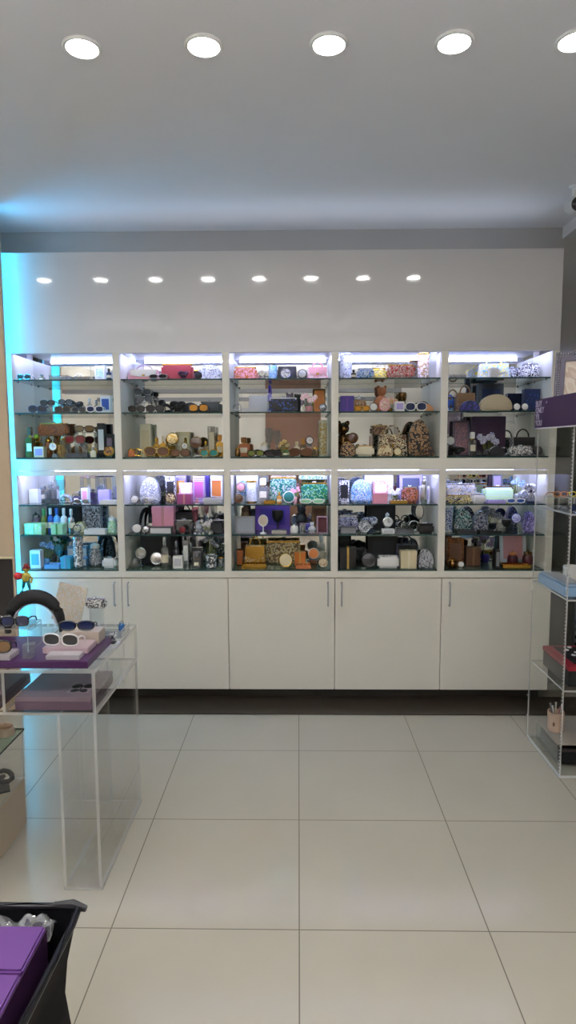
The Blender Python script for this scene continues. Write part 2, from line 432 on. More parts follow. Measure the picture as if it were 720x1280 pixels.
def b_sunglasses(t, w, h, a, b, d=.075, D=None):
    h = min(h, w*.42); d = D or d; rx = w*.225; rz = h*.48; r = max(.0028, h*.055)
    g = B()
    for s in (-1, 1): tube(g, oval(s*w*.255, h*.5, rx, rz-r, -d*.42), r, 6, True)
    tube(g, [(-w*.04, -d*.42, h*.66), (0, -d*.45, h*.70), (w*.04, -d*.42, h*.66)], r, 6); obj('frame', g, a, t)
    for s in (-1, 1):
        g = B(); g.faces.new([g.verts.new(p) for p in oval(s*w*.255, h*.5, rx, rz-r, -d*.42)])
        f = bmesh.ops.extrude_face_region(g, geom=list(g.faces))
        for v in f['geom']:
            if isinstance(v, bmesh.types.BMVert): v.co.y += .0015
        obj('lens', g, b, t)
        obj('temple', tube(B(), [(s*w*.48, -d*.42, h*.72), (s*w*.49, -d*.1, h*.70), (s*w*.47, d*.3, h*.45), (s*w*.45, d*.45, r)], [r*1.2, r, r*.9, r*.8], 6), a, t)
def b_watch(t, w, h, a, b, d=.05):
    obj('stand', prism(B(), [(-w*.3, 0), (w*.3, 0), (w*.2, h*.18), (-w*.2, h*.18)], -d*.35, d*.35), clear('e8ecee', 1.6, .03, .25), t)
    g = B(); cz = h*.56; n = 20; ry = d*.36; rz = h*.40
    pr = []
    for i in range(n):
        q = 2*PI*i/n; pr.append((0, ry*math.cos(q), cz+rz*math.sin(q)))
    tube(g, pr, w*.16, 4, True); obj('strap', g, a, t)
    Mx = Matrix.Translation((0, -ry-.012, cz)) @ Matrix.Rotation(PI/2, 4, 'X')
    R_ = min(w*.48, h*.40)
    c = obj('case', lathe(B(), [(R_*.9, -.004), (R_, 0), (R_, .006), (R_*.86, .009)], 24, Mx), b, t)
    obj('dial', lathe(B(), [(R_*.82, .0092), (R_*.82, .0102)], 24, Mx), P('white', .35), c)
    g = B(); y = -ry-.0236
    box(g, -R_*.03, R_*.03, y-.001, y, cz, cz+R_*.6); box(g, 0, R_*.45, y-.001, y, cz-R_*.03, cz+R_*.03); obj('hands', g, P('black', .5), c)
def b_compact(t, w, h, a, b, d=.03):
    R_ = min(w, h)/2; Mx = Matrix.Translation((0, 0, R_+.002)) @ Matrix.Rotation(PI/2-.14, 4, 'X')
    obj('rim', lathe(B(), [(R_*.92, -.006), (R_, -.004), (R_, .005), (R_*.93, .008), (R_*.84, .006)], 28, Mx), a, t)
    obj('face', lathe(B(), [(R_*.84, .0062), (R_*.5, .0095), (R_*.02, .0105)], 28, Mx), b, t)
    obj('foot', tube(B(), [(-R_*.4, .0, .003), (0, .03, .003), (R_*.4, .0, .003)], .0025, 5), P('silver', .3, 1), t)
def b_bottle(t, w, h, a, b, d=0):
    r = w/2; hb = h*.68
    obj('body', lathe(B(), [(r*.85, 0), (r, h*.03), (r, hb*.82), (r*.75, hb*.95), (r*.38, hb), (r*.36, hb+h*.05)], 20), a, t)
    obj('cap', lathe(B(), [(r*.45, hb+h*.05), (r*.47, hb+h*.06), (r*.47, h*.97), (r*.38, h)], 16), b, t)
    obj('label_band', lathe(B(), [(r*1.01, hb*.25), (r*1.015, hb*.27), (r*1.015, hb*.58), (r*1.01, hb*.6)], 20), P('ivory', .5), t)
def b_flacon(t, w, h, a, b, d=.04):
    hb = h*.66; d = min(d, w*.9)
    obj('body', box(B(), -w/2, w/2, -d/2, d/2, 0, hb, min(.006, w*.15)), a, t)
    obj('collar', lathe(B(), [(w*.17, hb-.001), (w*.17, hb+h*.06)], 14), P('gold', .25, 1), t)
    obj('cap', box(B(), -w*.26, w*.26, -min(d*.4, w*.26), min(d*.4, w*.26), hb+h*.06, h, .003), b, t)
    obj('label_plate', box(B(), -w*.3, w*.3, -d/2-.0012, -d/2-.0002, hb*.3, hb*.7), P('ivory', .4), t)
def b_giftbox(t, w, h, a, b, d=.07):
    obj('body', box(B(), -w/2+.002, w/2-.002, -d/2+.002, d/2-.002, 0, h*.74, .0015), a, t)
    l = obj('lid', box(B(), -w/2, w/2, -d/2, d/2, h*.70, h*.97, .002), a, t)
    g = B(); box(g, -w*.06, w*.06, -d/2-.0015, d/2+.0015, h*.001, h*.98); obj('ribbon', g, b, t)
def b_card(t, w, h, a, b, d=.05):
    obj('body', box(B(), -w/2, w/2, -d/2, d/2, 0, h, .0012), a, t)
    obj('printed_panel', box(B(), -w*.36, w*.36, -d/2-.0014, -d/2-.0002, h*.2, h*.82), b, t)
    obj('tuck_flap', box(B(), -w*.47, w*.47, -d*.48, -d*.1, h, h+.0012), a, t)
def b_frame(t, w, h, a, b, d=.05):
    th = -.16; Mx = Matrix.Translation((0, -.006, .001)) @ Matrix.Rotation(th, 4, 'X'); q = min(w, h)*.13
    g = B(); y0, y1 = -.006, .006
    for (x0, x1, z0, z1) in ((-w/2, w/2, 0, q), (-w/2, w/2, h-q, h), (-w/2, -w/2+q, q, h-q), (w/2-q, w/2, q, h-q)):
        box(g, x0, x1, y0, y1, z0, z1, .0015, Mx)
    obj('border', g, a, t)
    obj('picture', box(B(), -w/2+q, w/2-q, -.001, .002, q, h-q, 0, Mx), b, t)
    obj('strut', tube(B(), [(0, h*.11, h*.7), (0, d*.62, .003)], .003, 6), a, t)
def b_jar(t, w, h, a, b, d=0):
    r = w/2
    obj('body', lathe(B(), [(r*.7, 0), (r*.95, h*.06), (r, h*.3), (r*.92, h*.58), (r*.68, h*.70)], 20), a, t)
    obj('lid', lathe(B(), [(r*.74, h*.70), (r*.78, h*.72), (r*.74, h*.84), (r*.3, h*.90), (r*.1, h*.91)], 18), b, t)
    obj('knob', ball(B(), (0, 0, h*.945), h*.052), b, t)
def b_tumbler(t, w, h, a, b, d=0):
    r = w/2
    obj('body', lathe(B(), [(r*.88, h*.02), (r*.92, h*.05), (r*.98, h*.9), (r*.98, h*.95)], 24), a, t)
    obj('base_band', lathe(B(), [(r*.90, 0), (r*.93, h*.01), (r*.93, h*.05)], 24), b, t)
    obj('rim_band', lathe(B(), [(r*1.0, h*.93), (r*1.02, h*.94), (r*1.02, h), (r*.9, h), (r*.88, h*.96)], 24), b, t)
def b_figurine(t, w, h, a, b, d=.05):
    r = w/2
    g = B(); ball(g, (0, 0, h*.36), h*.27, min(1, r/(h*.27)), .8*min(1, r/(h*.27)), 1.1)
    ball(g, (0, -.004, h*.76), h*.17); 
    for s in (-1, 1):
        ball(g, (s*h*.12, 0, h*.91), h*.06, 1, .7, 1.2); tube(g, [(s*r*.6, 0, h*.5), (s*r*.85, -r*.4, h*.34), (s*r*.35, -r*.8, h*.3)], h*.055, 8)
        ball(g, (s*r*.45, -r*.5, h*.12), h*.09, 1, 1.3, .9)
    obj('body', g, a, t)
    obj('pedestal', lathe(B(), [(r*.95, 0), (r*.98, h*.02), (r*.9, h*.07)], 18), b, t)
def b_bangle(t, w, h, a, b, d=.03):
    R_ = min(w, h)/2; r = R_*.13; n = 24
    obj('ring', tube(B(), [((R_-r)*math.cos(2*PI*i/n), 0, R_+.003+(R_-r)*math.sin(2*PI*i/n)) for i in range(n)], r, 8, True, 1.0), a, t)
    g = B(); box(g, -R_*.6, R_*.6, -.012, .012, 0, .004, .001); obj('stand', g, clear('e8ecee', 1.6, .03, .25), t)
    obj('gem', ball(B(), (0, -r*.8, R_*2-r), r*1.25), b, t)
def b_tray(t, w, h, a, b, d=.07):
    h = max(h, .012); g = B(); q = .003
    box(g, -w/2, w/2, -d/2, d/2, 0, .003)
    for (x0, x1, y0, y1) in ((-w/2, w/2, -d/2, -d/2+q), (-w/2, w/2, d/2-q, d/2), (-w/2, -w/2+q, -d/2+q, d/2-q), (w/2-q, w/2, -d/2+q, d/2-q)): box(g, x0, x1, y0, y1, .003, h*.7)
    obj('tray_body', g, a, t)
    g = B(); n = max(3, int(w/.018))
    for i in range(n):
        x = -w*.42+w*.84*i/(n-1)
        n2 = 12; rr = min(.007, h*.42)
        tube(g, [(x+rr*math.cos(2*PI*k/n2), 0, .004+rr+rr*math.sin(2*PI*k/n2)) for k in range(n2)], rr*.3, 5, True)
        ball(g, (x, -.0015, .004+2*rr), rr*.5, sub=1)
    o = obj('rings', g, b, t); o['kind'] = 'stuff'
def b_goblet(t, w, h, a, b, d=0):
    r = w/2
    obj('bowl', lathe(B(), [(r*.12, h*.42), (r*.6, h*.5), (r*.98, h*.72), (r, h*.9), (r*.93, h)], 20), a, t)
    obj('foot', lathe(B(), [(r*.8, 0), (r*.75, h*.03), (r*.15, h*.08), (r*.12, h*.25), (r*.2, h*.3), (r*.12, h*.42)], 20), b, t)
def b_flower(t, w, h, a, b, d=.06):
    rr = R; g = B(); g2 = B(); k = 7
    for i in range(k):
        x = (i/(k-1)-.5)*w*.74; z = h*(.55+.34*rr.random()); y = (rr.random()-.5)*d*.5; r0 = min(w, h)*.15
        tube(g2, [(x*.25, 0, h*.03), (x*.7, y*.6, z*.6), (x, y, z)], .0018, 5)
        ball(g, (x, y, z), r0*.55, sub=1)
        for q in range(6):
            an = q*PI/3+i; ball(g, (x+r0*.62*math.cos(an), y-.002, z+r0*.62*math.sin(an)), r0*.48, 1, .45, 1, 1)
    obj('blossoms', g, a, t); obj('stems', g2, P('olive', .5), t)
    obj('pot', lathe(B(), [(w*.14, 0), (w*.2, h*.05), (w*.22, h*.24), (w*.16, h*.28)], 16), b, t)
def b_hoop(t, w, h, a, b, d=.05):       # padded headband on a stand
    n = 16; g = tube(B(), [(w*.44*math.cos(PI*i/n), 0, .006+(h-.02)*math.sin(PI*i/n)**.85) for i in range(n+1)], [.006+min(w, h)*.07*math.sin(PI*i/n) for i in range(n+1)], 10)
    obj('band', g, a, t)
    obj('base', box(B(), -w/2, w/2, -d/2, d/2, 0, .004, .001), b, t)
def b_standmirror(t, w, h, a, b, d=.04):
    rx, rz = w/2, h*.32; cz = h-rz
    g = B(); tube(g, oval(0, cz, rx*.93, rz*.93, 0, 28, 1.), rx*.09, 6, True); obj('rim', g, a, t)
    g = B(); g.faces.new([g.verts.new(p) for p in oval(0, cz, rx*.9, rz*.9, 0, 28, 1.)]); f = bmesh.ops.extrude_face_region(g, geom=list(g.faces))
    for v in f['geom']:
        if isinstance(v, bmesh.types.BMVert): v.co.y += .003
    obj('mirror_glass', g, b, t)
    obj('stem', lathe(B(), [(rx*.7, 0), (rx*.6, h*.03), (rx*.12, h*.08), (rx*.1, cz-rz*.95)], 16), a, t)
def b_books(t, w, h, a, b, d=.07):
    obj('covers', box(B(), -w/2, w/2, -d/2, d/2, 0, h, .001), a, t)
    obj('pages', box(B(), -w/2+.003, w/2-.003, -d/2-.0008, -d/2+.001, h*.12, h*.88), b, t)
def b_knot(t, w, h, a, b, d=.06):       # twisted fabric knot, bow or rosette
    r = min(w, h)/2; g = B(); n = 26
    pts = []
    for i in range(n):
        q = 2*PI*i/n
        pts.append(((math.sin(q)+2*math.sin(2*q))*w*.135, (-math.sin(3*q))*d*.22, h*.5+(math.cos(q)-2*math.cos(2*q))*h*.098+h*.04))
    tube(g, pts, min(w, h)*.13, 8, True); obj('loops', g, a, t)
    obj('centre', ball(B(), (0, -d*.2, h*.5), min(w, h)*.12), b, t)
    obj('base', box(B(), -w*.3, w*.3, -d*.3, d*.3, 0, max(.004, h*.08), .001), b, t)
KIND = dict(clutch=('clutch_bag', 'bag', b_clutch), handbag=('handbag', 'bag', b_handbag), pouch=('cosmetic_pouch', 'pouch', b_pouch),
  sunglasses=('sunglasses', 'sunglasses', b_sunglasses), watch=('wristwatch', 'watch', b_watch), compact=('compact_mirror', 'mirror', b_compact),
  bottle=('bottle', 'bottle', b_bottle), flacon=('perfume_bottle', 'perfume', b_flacon), gift=('gift_box', 'box', b_giftbox),
  card=('carton', 'box', b_card), frame=('picture_frame', 'picture frame', b_frame), jar=('lidded_jar', 'jar', b_jar),
  tumbler=('tumbler', 'tumbler', b_tumbler), fig=('figurine', 'figurine', b_figurine), bangle=('bangle', 'bracelet', b_bangle),
  tray=('ring_tray', 'tray', b_tray), goblet=('candle_holder', 'candle holder', b_goblet), flower=('artificial_flowers', 'flowers', b_flower),
  hoop=('headband', 'headband', b_hoop), smirror=('table_mirror', 'mirror', b_standmirror), book=('jewellery_case', 'case', b_books), knot=('fabric_bow', 'bow', b_knot))
# kind | px centre | px width | px height | row (f m b) | colour a | colour b | words [| raised px]
ITEMS = '''
#U1 0
sunglasses|31|17|7|f|m:silver|g:grey|thin silver-rimmed sunglasses
tray|75|22|7|f|g:white|m:silver|clear ring tray
flacon|52|7|8|m|g:white|m:steel|tiny clear perfume
card|126|12|17|m|white|swirl:mint,white,grey|pale floral carton
bottle|136|6|13|f|navy|black|navy bottle with black cap
bangle|98|9|10|m|m:silver|g:white|thin silver bangle
tray|105|18|5|f|g:white|m:gold|clear tray of gold rings
#U2 0
sunglasses|49|22|12|f|navy|l:char|navy cat-eye sunglasses
sunglasses|62|18|9|m|l:black|l:char|narrow black sunglasses|9
sunglasses|80|19|10|f|l:brown|l:char|brown sunglasses
sunglasses|84|17|8|b|l:black|l:smoke|black sunglasses on a riser|11
sunglasses|97|15|8|m|l:char|l:black|charcoal sunglasses|5
sunglasses|100|17|8|f|m:grey|l:char|grey metal sunglasses
sunglasses|119|21|8|f|white|l:navy|white-framed sunglasses with navy lenses
card|133|12|20|m|white|blue|white carton with a blue panel
bottle|112|6|18|b|g:white|m:silver|clear slim bottle
flacon|45|9|9|b|g:sky|m:silver|pale blue perfume
tray|68|20|5|b|g:white|m:silver|clear ring tray at the back
#U3 0
flacon|38|10|35|b|m:bronze|l:brown|bronze flacon at the far left
flacon|47|11|26|m|m:gold|m:amber|gold perfume flacon
card|47|12|12|f|ivory|lilac|ivory carton with a grey emblem
clutch|68|36|15|b|swirl:copper,brown,orange|m:gold|marbled copper clutch raised on a riser|26
jar|61|10|24|m|swirl:brown,copper|m:gold|brown jar with a gold lid
watch|69|11|22|m|brown|m:gold|gold watch on a brown strap
pouch|72|17|14|f|spots:copper,orange,gold|m:gold|copper beaded pouch
sunglasses|96|30|11|m|l:brown|l:crimson|large tortoiseshell sunglasses on a riser|16
tray|97|26|7|f|g:silver|m:steel|grey ring tray
bangle|113|11|15|m|m:gold|m:gold|wide gold bangle
bottle|116|7|11|f|ivory|m:silver|small ivory bottle
card|128|9|38|b|black|white|tall black carton with white print
card|137|8|26|b|black|mauve|short black carton
sunglasses|108|24|8|b|l:brown|l:bronze|brown sunglasses high on a riser|30
compact|136|13|15|f|m:gold|swirl:amber,brown|gold compact with an amber face
tumbler|84|8|22|b|g:cream|m:gold|cream glass tumbler
#U1 1
handbag|179|38|19|m|rose|m:silver|rose handbag with a silver flap
clutch|222|38|20|m|crimson|m:gold|crimson box clutch
knot|229|14|11|f|n:plum|plum|dark plum fabric bow
compact|248|9|10|f|black|black|small black compact
pouch|264|30|18|m|swirl:silver,white,smoke|m:silver|silver lattice dome clutch
sunglasses|199|22|6|f|m:silver|g:grey|clear silver-rimmed sunglasses
#U2 1
sunglasses|172|20|10|f|l:char|l:black|charcoal aviator sunglasses
sunglasses|180|22|8|b|l:grey|l:smoke|grey sunglasses on a tall riser|22
sunglasses|182|20|8|m|m:grey|l:smoke|grey metal sunglasses on a riser|13
sunglasses|195|22|9|f|l:black|l:char|black wide sunglasses
knot|222|22|15|f|n:black|black|black fabric bow
pouch|238|20|12|m|n:char|m:steel|charcoal soft pouch
sunglasses|249|24|11|f|l:black|l:amber|black sunglasses with amber lenses
sunglasses|269|20|11|f|l:olive|l:bronze|olive sunglasses with bronze lenses
clutch|262|30|14|m|n:smoke|m:grey|flat smoke-grey clutch
hoop|207|16|12|m|n:black|black|black padded headband
#U3 1
jar|164|9|11|f|copper|m:gold|small copper jar
bangle|171|10|23|m|m:gold|m:gold|gold bangle on a stand
bangle|173|9|11|f|m:gold|ivory|small gold bangle with ivory gem
card|183|13|37|b|ivory|n:cream|tall ivory carton
sunglasses|197|31|13|f|m:gold|l:brown|big round gold sunglasses with brown lenses
flacon|196|7|22|m|m:gold|m:gold|slim gold flacon, left one
flacon|204|7|24|m|m:gold|ivory|slim gold flacon with ivory cap
compact|216|15|28|m|m:gold|ms:gold,cream|upright round gold compact|14
card|229|17|28|b|cream|ivory|wide cream carton
sunglasses|226|28|10|f|m:bronze|l:brown|bronze sunglasses
watch|232|9|22|m|m:gold|m:gold|all-gold wristwatch
compact|245|14|17|m|bronze|l:brown|bronze round mirror on a riser|10
bottle|257|7|18|m|g:cream|m:gold|cream glass bottle
sunglasses|262|22|13|f|m:gold|l:teal|gold sunglasses with dark green lenses
card|265|9|34|b|g:white|ivory|clear tall block
flacon|276|9|25|m|m:gold|amber|gold flacon with amber cap
#U1 2
clutch|306|32|16|m|ms:rose,copper,pink|m:gold|rose sequinned clutch
watch|328|9|11|f|white|m:silver|white wristwatch
tumbler|341|11|18|m|swirl:sky,white,teal|m:silver|blue and white floral tumbler
card|359|22|15|m|black|n:char|black box
compact|357|13|12|f|m:silver|swirl:white,grey|silver cameo compact
compact|378|11|14|f|black|swirl:white,silver|black compact with silver face
handbag|397|25|21|m|swirl:pink,white,cream|rose|pink and white handbag
#U2 2
bangle|295|10|10|f|m:silver|lilac|silver ring stand
tray|313|20|6|f|silver|m:gold|narrow tray of gold rings
card|323|22|19|m|n:silver|n:silver|plain grey card box
bottle|337|7|36|b|lilac|violet|tall violet bottle
clutch|354|34|17|f|spots:blue,navy,black|swirl:white,silver|deep blue sequinned clutch
tumbler|372|8|22|b|black|m:steel|slim black tumbler
flower|386|20|24|f|swirl:pink,white|rose|pink blossom cluster
frame|399|15|28|b|m:bronze|orange|bronze frame with an orange picture
compact|407|13|9|f|black|m:steel|small dark oval compact
fig|362|8|24|b|mauve|char|mauve figurine
#U3 2
flacon|305|14|22|m|copper|m:bronze|squat copper flacon
jar|297|7|12|f|m:bronze|m:gold|tiny bronze jar
jar|330|11|17|m|white|ivory|white lidded jar
sunglasses|320|20|8|f|l:black|l:olive|black sunglasses with olive lenses
sunglasses|341|20|8|f|l:black|l:char|plain black sunglasses
goblet|336|9|32|b|g:white|g:white|tall clear candle holder
goblet|346|9|29|b|g:white|m:silver|clear candle holder with silver foot
flower|355|14|20|m|ms:gold,cream|m:gold|gold leaf spray
bottle|357|7|10|f|g:mint|m:gold|mint glass bottle
sunglasses|373|28|10|f|l:brown|l:brown|brown wraparound sunglasses
bottle|371|8|17|m|ivory|cream|ivory bottle
watch|387|10|12|m|black|black|black wristwatch on a riser|12
tumbler|405|10|41|b|spots:cream,gold,ivory|ivory|tall cream mosaic column vase
jar|395|8|12|f|g:cream|m:gold|cream glass jar
flacon|379|8|20|b|g:cream|m:gold|cream glass flacon
#U1 3
tumbler|431|15|31|m|spots:white,grey,silver|m:silver|white mesh cylinder vase
bottle|442|6|10|f|n:char|black|small charcoal bottle
clutch|454|20|12|f|swirl:blue,sky,white|m:silver|blue floral wallet
clutch|473|18|14|f|swirl:yellow,char,cream|m:gold|yellow and black printed wallet
clutch|501|32|16|f|swirl:red,white,crimson|m:gold|red and white clutch
tumbler|529|14|32|m|spots:rose,white,tan|m:gold|rose mesh cylinder vase
card|480|36|13|b|beige|m:gold|long beige box
#U2 3
gift|431|16|18|f|violet|purple|violet gift box
jar|449|18|20|m|swirl:copper,cream,brown|g:white|copper floral jar with a glass lid
sunglasses|449|18|7|f|m:gold|l:amber|gold sunglasses
compact|464|10|14|f|brown|white|brown compact with white face
fig|477|15|32|b|copper|bronze|copper figurine
flower|486|22|18|m|swirl:gold,pink,cream|m:gold|gold and pink blossom cluster
compact|481|13|14|f|pink|swirl:cream,rose|pink round compact
card|499|11|11|f|white|lilac|small white carton
goblet|503|10|23|b|m:bronze|m:bronze|bronze candle holder
sunglasses|519|26|11|f|white|l:navy|white sunglasses with navy lenses
pouch|541|17|9|f|swirl:orange,tan|m:gold|small orange pouch
hoop|531|18|14|m|n:char|black|charcoal headband
#U3 3
fig|428|12|41|b|m:bronze|black|tall dark bronze figurine
compact|441|13|15|m|m:bronze|l:brown|bronze medallion on a riser|15
pouch|433|18|17|f|spots:brown,tan,black|m:gold|leopard pouch at the far left
clutch|456|22|13|f|ivory|m:gold|ivory wallet
clutch|475|19|12|b|spots:black,tan,brown|m:gold|leopard clutch raised behind others|25
handbag|490|36|36|m|spots:brown,cream,black|spots:black,cream,brown|large leopard handbag
pouch|481|18|13|f|spots:black,tan,cream|m:gold|small leopard pouch
compact|497|10|11|f|m:gold|cream|cream-faced gold compact
pouch|523|26|42|m|spots:brown,tan,black|m:gold|tall leopard dome bag
pouch|534|16|11|f|spots:tan,brown,black|m:gold|tan leopard coin pouch
bottle|546|7|17|m|m:bronze|spots:black,tan|bronze bottle
#U1 4
tray|569|20|5|f|g:white|m:silver|clear ring tray
handbag|617|36|25|m|swirl:yellow,sky,white|swirl:sky,yellow|yellow and blue floral handbag
card|617|11|10|f|white|white|small white price carton
clutch|640|20|15|m|swirl:white,black|m:silver|short zebra wallet
clutch|662|20|18|m|swirl:black,white|m:silver|tall zebra wallet
#U2 4
handbag|562|15|21|f|swirl:white,sky,blue|blue|white and blue handbag
handbag|581|24|31|m|swirl:tan,mauve,brown|bronze|tan floral handbag
pouch|587|22|12|f|spots:blue,violet,navy|m:silver|royal blue sequinned pouch
pouch|618|38|19|f|stripe:beige,smoke,cream|m:gold|beige woven striped pouch
card|612|30|33|b|n:smoke|navy|smoke grey box
compact|643|9|9|f|black|white|left white-faced compact
compact|653|9|9|f|black|white|right white-faced compact
card|664|19|25|m|navy|spots:blue,navy|navy carton with blue print
fig|673|8|12|f|n:navy|black|small navy figurine
#U3 4
compact|563|11|15|m|m:silver|white|white-faced compact on a riser|12
knot|572|20|12|f|n:black|black|black fabric leaf bow
frame|577|20|40|b|mauve|swirl:mauve,rose|mauve picture frame
card|609|40|44|b|plum|n:plum|large plum box
flacon|590|10|27|m|g:white|white|clear perfume with white cap
flower|610|26|26|m|swirl:silver,lilac,grey|m:silver|silver blossom cluster
sunglasses|601|16|8|f|l:black|l:char|small black sunglasses
pouch|617|17|11|f|n:char|m:silver|charcoal pouch
bangle|629|10|12|f|m:silver|white|silver bangle
handbag|653|29|31|m|spots:white,black,grey|black|black and white leopard handbag
clutch|650|28|12|f|swirl:white,smoke|m:silver|white and grey wallet
compact|673|13|13|f|black|char|black round compact
#L1 0
card|41|11|16|m|white|white|plain white carton
goblet|66|12|24|b|g:white|g:white|clear glass candle holder
flacon|55|11|18|b|g:white|m:silver|clear square perfume
sunglasses|66|20|7|f|g:grey|l:smoke|clear-framed sunglasses
hoop|81|17|11|f|ms:grey,silver|m:silver|grey beaded headband
flacon|96|9|12|m|g:lilac|m:silver|pale lilac perfume
card|107|8|17|m|white|pink|white carton with a pink seal
sunglasses|104|20|6|f|m:silver|l:smoke|silver sunglasses
sunglasses|112|19|7|b|l:brown|l:crimson|brown sunglasses on a high riser|30
sunglasses|133|19|7|b|l:black|l:crimson|black sunglasses on a high riser|31
card|131|14|15|m|lilac|lilac|lilac carton
tray|136|20|6|f|white|m:gold|white ring tray
#L2 0
card|82|42|37|b|black|n:black|wide black display box
jar|43|11|24|m|mauve|m:grey|mauve lidded jar
bottle|54|8|27|m|olive|green|olive bottle
bottle|62|7|28|m|blue|white|blue bottle, left one
bottle|70|8|28|m|sky|blue|sky blue bottle
bottle|80|8|28|m|white|white|white bottle
bottle|88|8|27|m|m:silver|white|silver bottle
bangle|96|11|20|m|m:grey|m:grey|grey hoop bangle
gift|42|22|13|f|swirl:mint,lime,white|mint|lime green gift box
gift|73|15|12|f|mint|green|mint gift box
pouch|99|13|12|f|swirl:cream,olive,white|m:gold|cream floral pouch
card|116|22|38|b|swirl:silver,smoke|swirl:silver,black|silver filigree box
tray|120|26|8|f|white|m:silver|white ring tray
jar|140|11|22|f|swirl:mint,olive,white|white|green floral jar
#L3 0
card|46|13|21|f|white|sky|white rounded carton with a blue emblem
flower|58|20|30|m|swirl:sky,blue,white|sky|blue blossom cluster
tray|67|18|7|f|sky|m:silver|sky blue ring tray
goblet|74|11|24|m|g:aqua|m:silver|aqua glass candle holder
gift|81|13|14|f|cyan|sky|turquoise gift box
book|98|24|9|f|sky|white|blue jewellery case in front
book|99|24|20|m|swirl:sky,cyan,white|white|tall blue marbled jewellery case
tumbler|93|12|38|b|spots:silver,smoke,white|m:silver|silver filigree tumbler
jar|119|15|29|m|swirl:silver,smoke|white|silver jar with a white knob
hoop|133|24|36|b|n:black|black|large black headband
clutch|137|17|13|f|white|m:silver|white wallet
flower|68|14|36|b|swirl:teal,green|smoke|green blossom cluster
#L1 1
compact|168|10|15|f|m:silver|white|silver compact with white face
pouch|188|24|36|m|swirl:grey,white,smoke|m:silver|grey and white swirl bag
knot|185|16|9|f|swirl:silver,cream|m:silver|silver fabric bow
flower|205|18|23|m|n:char|black|black blossom cluster
compact|213|13|14|f|m:bronze|swirl:cream,brown|shell-patterned compact
card|214|12|36|b|swirl:white,char|black|black and white patterned carton
card|227|13|37|b|lilac|amber|lilac carton with an amber window
gift|231|18|12|f|magenta|rose|magenta gift box
card|233|16|23|m|swirl:cream,pink|white|cream floral carton
card|248|14|34|m|stripe:violet,magenta,white|magenta|violet and magenta striped carton
card|258|8|36|b|violet|n:violet|narrow violet carton
card|270|15|34|b|white|orange|white carton with an orange window
clutch|266|24|8|f|silver|m:silver|flat silver wallet
fig|246|7|7|f|rose|white|tiny rose figurine
#L2 1
compact|171|12|15|f|m:silver|white|round silver compact, larger
compact|182|9|12|f|m:silver|m:silver|round silver compact, smaller
hoop|184|20|27|b|n:black|black|black headband
book|202|26|8|f|smoke|silver|smoke jewellery case
gift|205|27|31|m|pink|rose|pink gift box
handbag|231|26|38|b|n:black|black|black handbag
clutch|229|22|15|m|m:grey|m:silver|grey metallic clutch
compact|228|22|8|f|burg|crimson|dark red compact
goblet|243|8|31|b|g:pink|m:silver|pink glass candle holder
goblet|252|9|33|b|g:white|m:silver|clear candle holder
goblet|264|9|34|b|g:white|g:white|taller clear candle holder
flower|258|14|17|f|ms:silver,white|m:silver|silver rose cluster
clutch|275|17|15|m|char|m:silver|charcoal clutch
fig|246|9|14|f|silver|mauve|small silver figurine
#L3 1
card|200|46|37|b|n:char|black|wide charcoal display box
smirror|176|14|21|m|m:silver|m:white|round silver table mirror
jar|164|10|12|f|g:white|m:silver|small glass jar
compact|196|16|24|m|m:silver|m:white|bright round silver mirror
bottle|206|9|38|m|g:white|m:silver|tall clear bottle
jar|207|12|14|f|g:white|m:silver|clear jar
bottle|218|8|29|m|char|m:steel|charcoal bottle
card|223|12|14|f|white|silver|white carton
card|233|7|29|m|m:silver|white|tall silver carton
flacon|230|9|14|f|g:white|silver|clear perfume, short
card|247|13|21|m|g:silver|m:silver|clear block box
flacon|246|9|15|f|g:white|m:silver|clear perfume on the right
flower|264|20|36|b|ms:silver,grey|m:silver|silver spray
tumbler|264|14|15|f|spots:silver,white,smoke|m:silver|silver mosaic tumbler
tumbler|277|8|12|f|m:silver|m:gold|short silver tumbler
#L1 2
card|303|26|37|b|white|swirl:sky,white|white carton with blue birds
compact|294|11|13|f|bronze|l:brown|bronze round mirror
compact|301|11|27|m|bronze|rose|bronze round mirror on a riser|13
tumbler|313|13|25|m|swirl:white,silver|m:gold|white spiral tumbler
flacon|329|14|28|m|g:white|white|glass perfume with a white label
clutch|354|32|33|b|ms:teal,mint,white|m:gold|tall green sequinned clutch
tray|337|14|5|f|m:gold|m:gold|thin gold tray
bottle|349|6|13|f|amber|m:gold|small amber bottle
compact|361|15|14|f|white|teal|white compact with a teal face
flower|369|12|22|m|pink|rose|pink blossoms
clutch|393|32|24|m|ms:teal,green,mint|m:gold|dark green sequinned clutch
sunglasses|390|30|6|f|white|l:mint|white sunglasses
clutch|391|34|8|b|swirl:teal,white,lime|m:gold|green scarf roll raised behind|27
#L2 2
jar|307|12|38|b|bronze|brown|tall brown bead jar
frame|305|25|20|f|grey|n:steel|grey picture frame
card|341|42|38|b|purple|n:violet|wide purple box
smirror|329|12|22|f|white|m:white|white oval table mirror
goblet|347|14|25|m|black|black|black lace candle holder
tray|349|18|6|f|m:silver|m:silver|silver ring tray
fig|377|14|33|b|char|black|charcoal figurine
jar|368|10|13|f|white|m:silver|white jar
tumbler|377|8|12|f|m:silver|mauve|short silver tumbler
compact|385|10|15|m|lilac|violet|lilac compact
fig|390|10|14|f|silver|mauve|small silver figurine
frame|403|14|20|f|m:mauve|n:burg|plum standing frame
card|399|18|37|b|bronze|n:brown|brown carton
#L3 2
tumbler|296|9|19|m|copper|m:bronze|copper tumbler
handbag|319|36|34|m|ms:gold,cream,amber|m:gold|gold box handbag
tray|318|30|7|f|m:gold|cream|gold ring tray
clutch|354|42|27|b|spots:gold,cream,bronze|m:gold|gold beaded clutch
compact|357|18|19|f|m:gold|cream|gold round compact with cream face
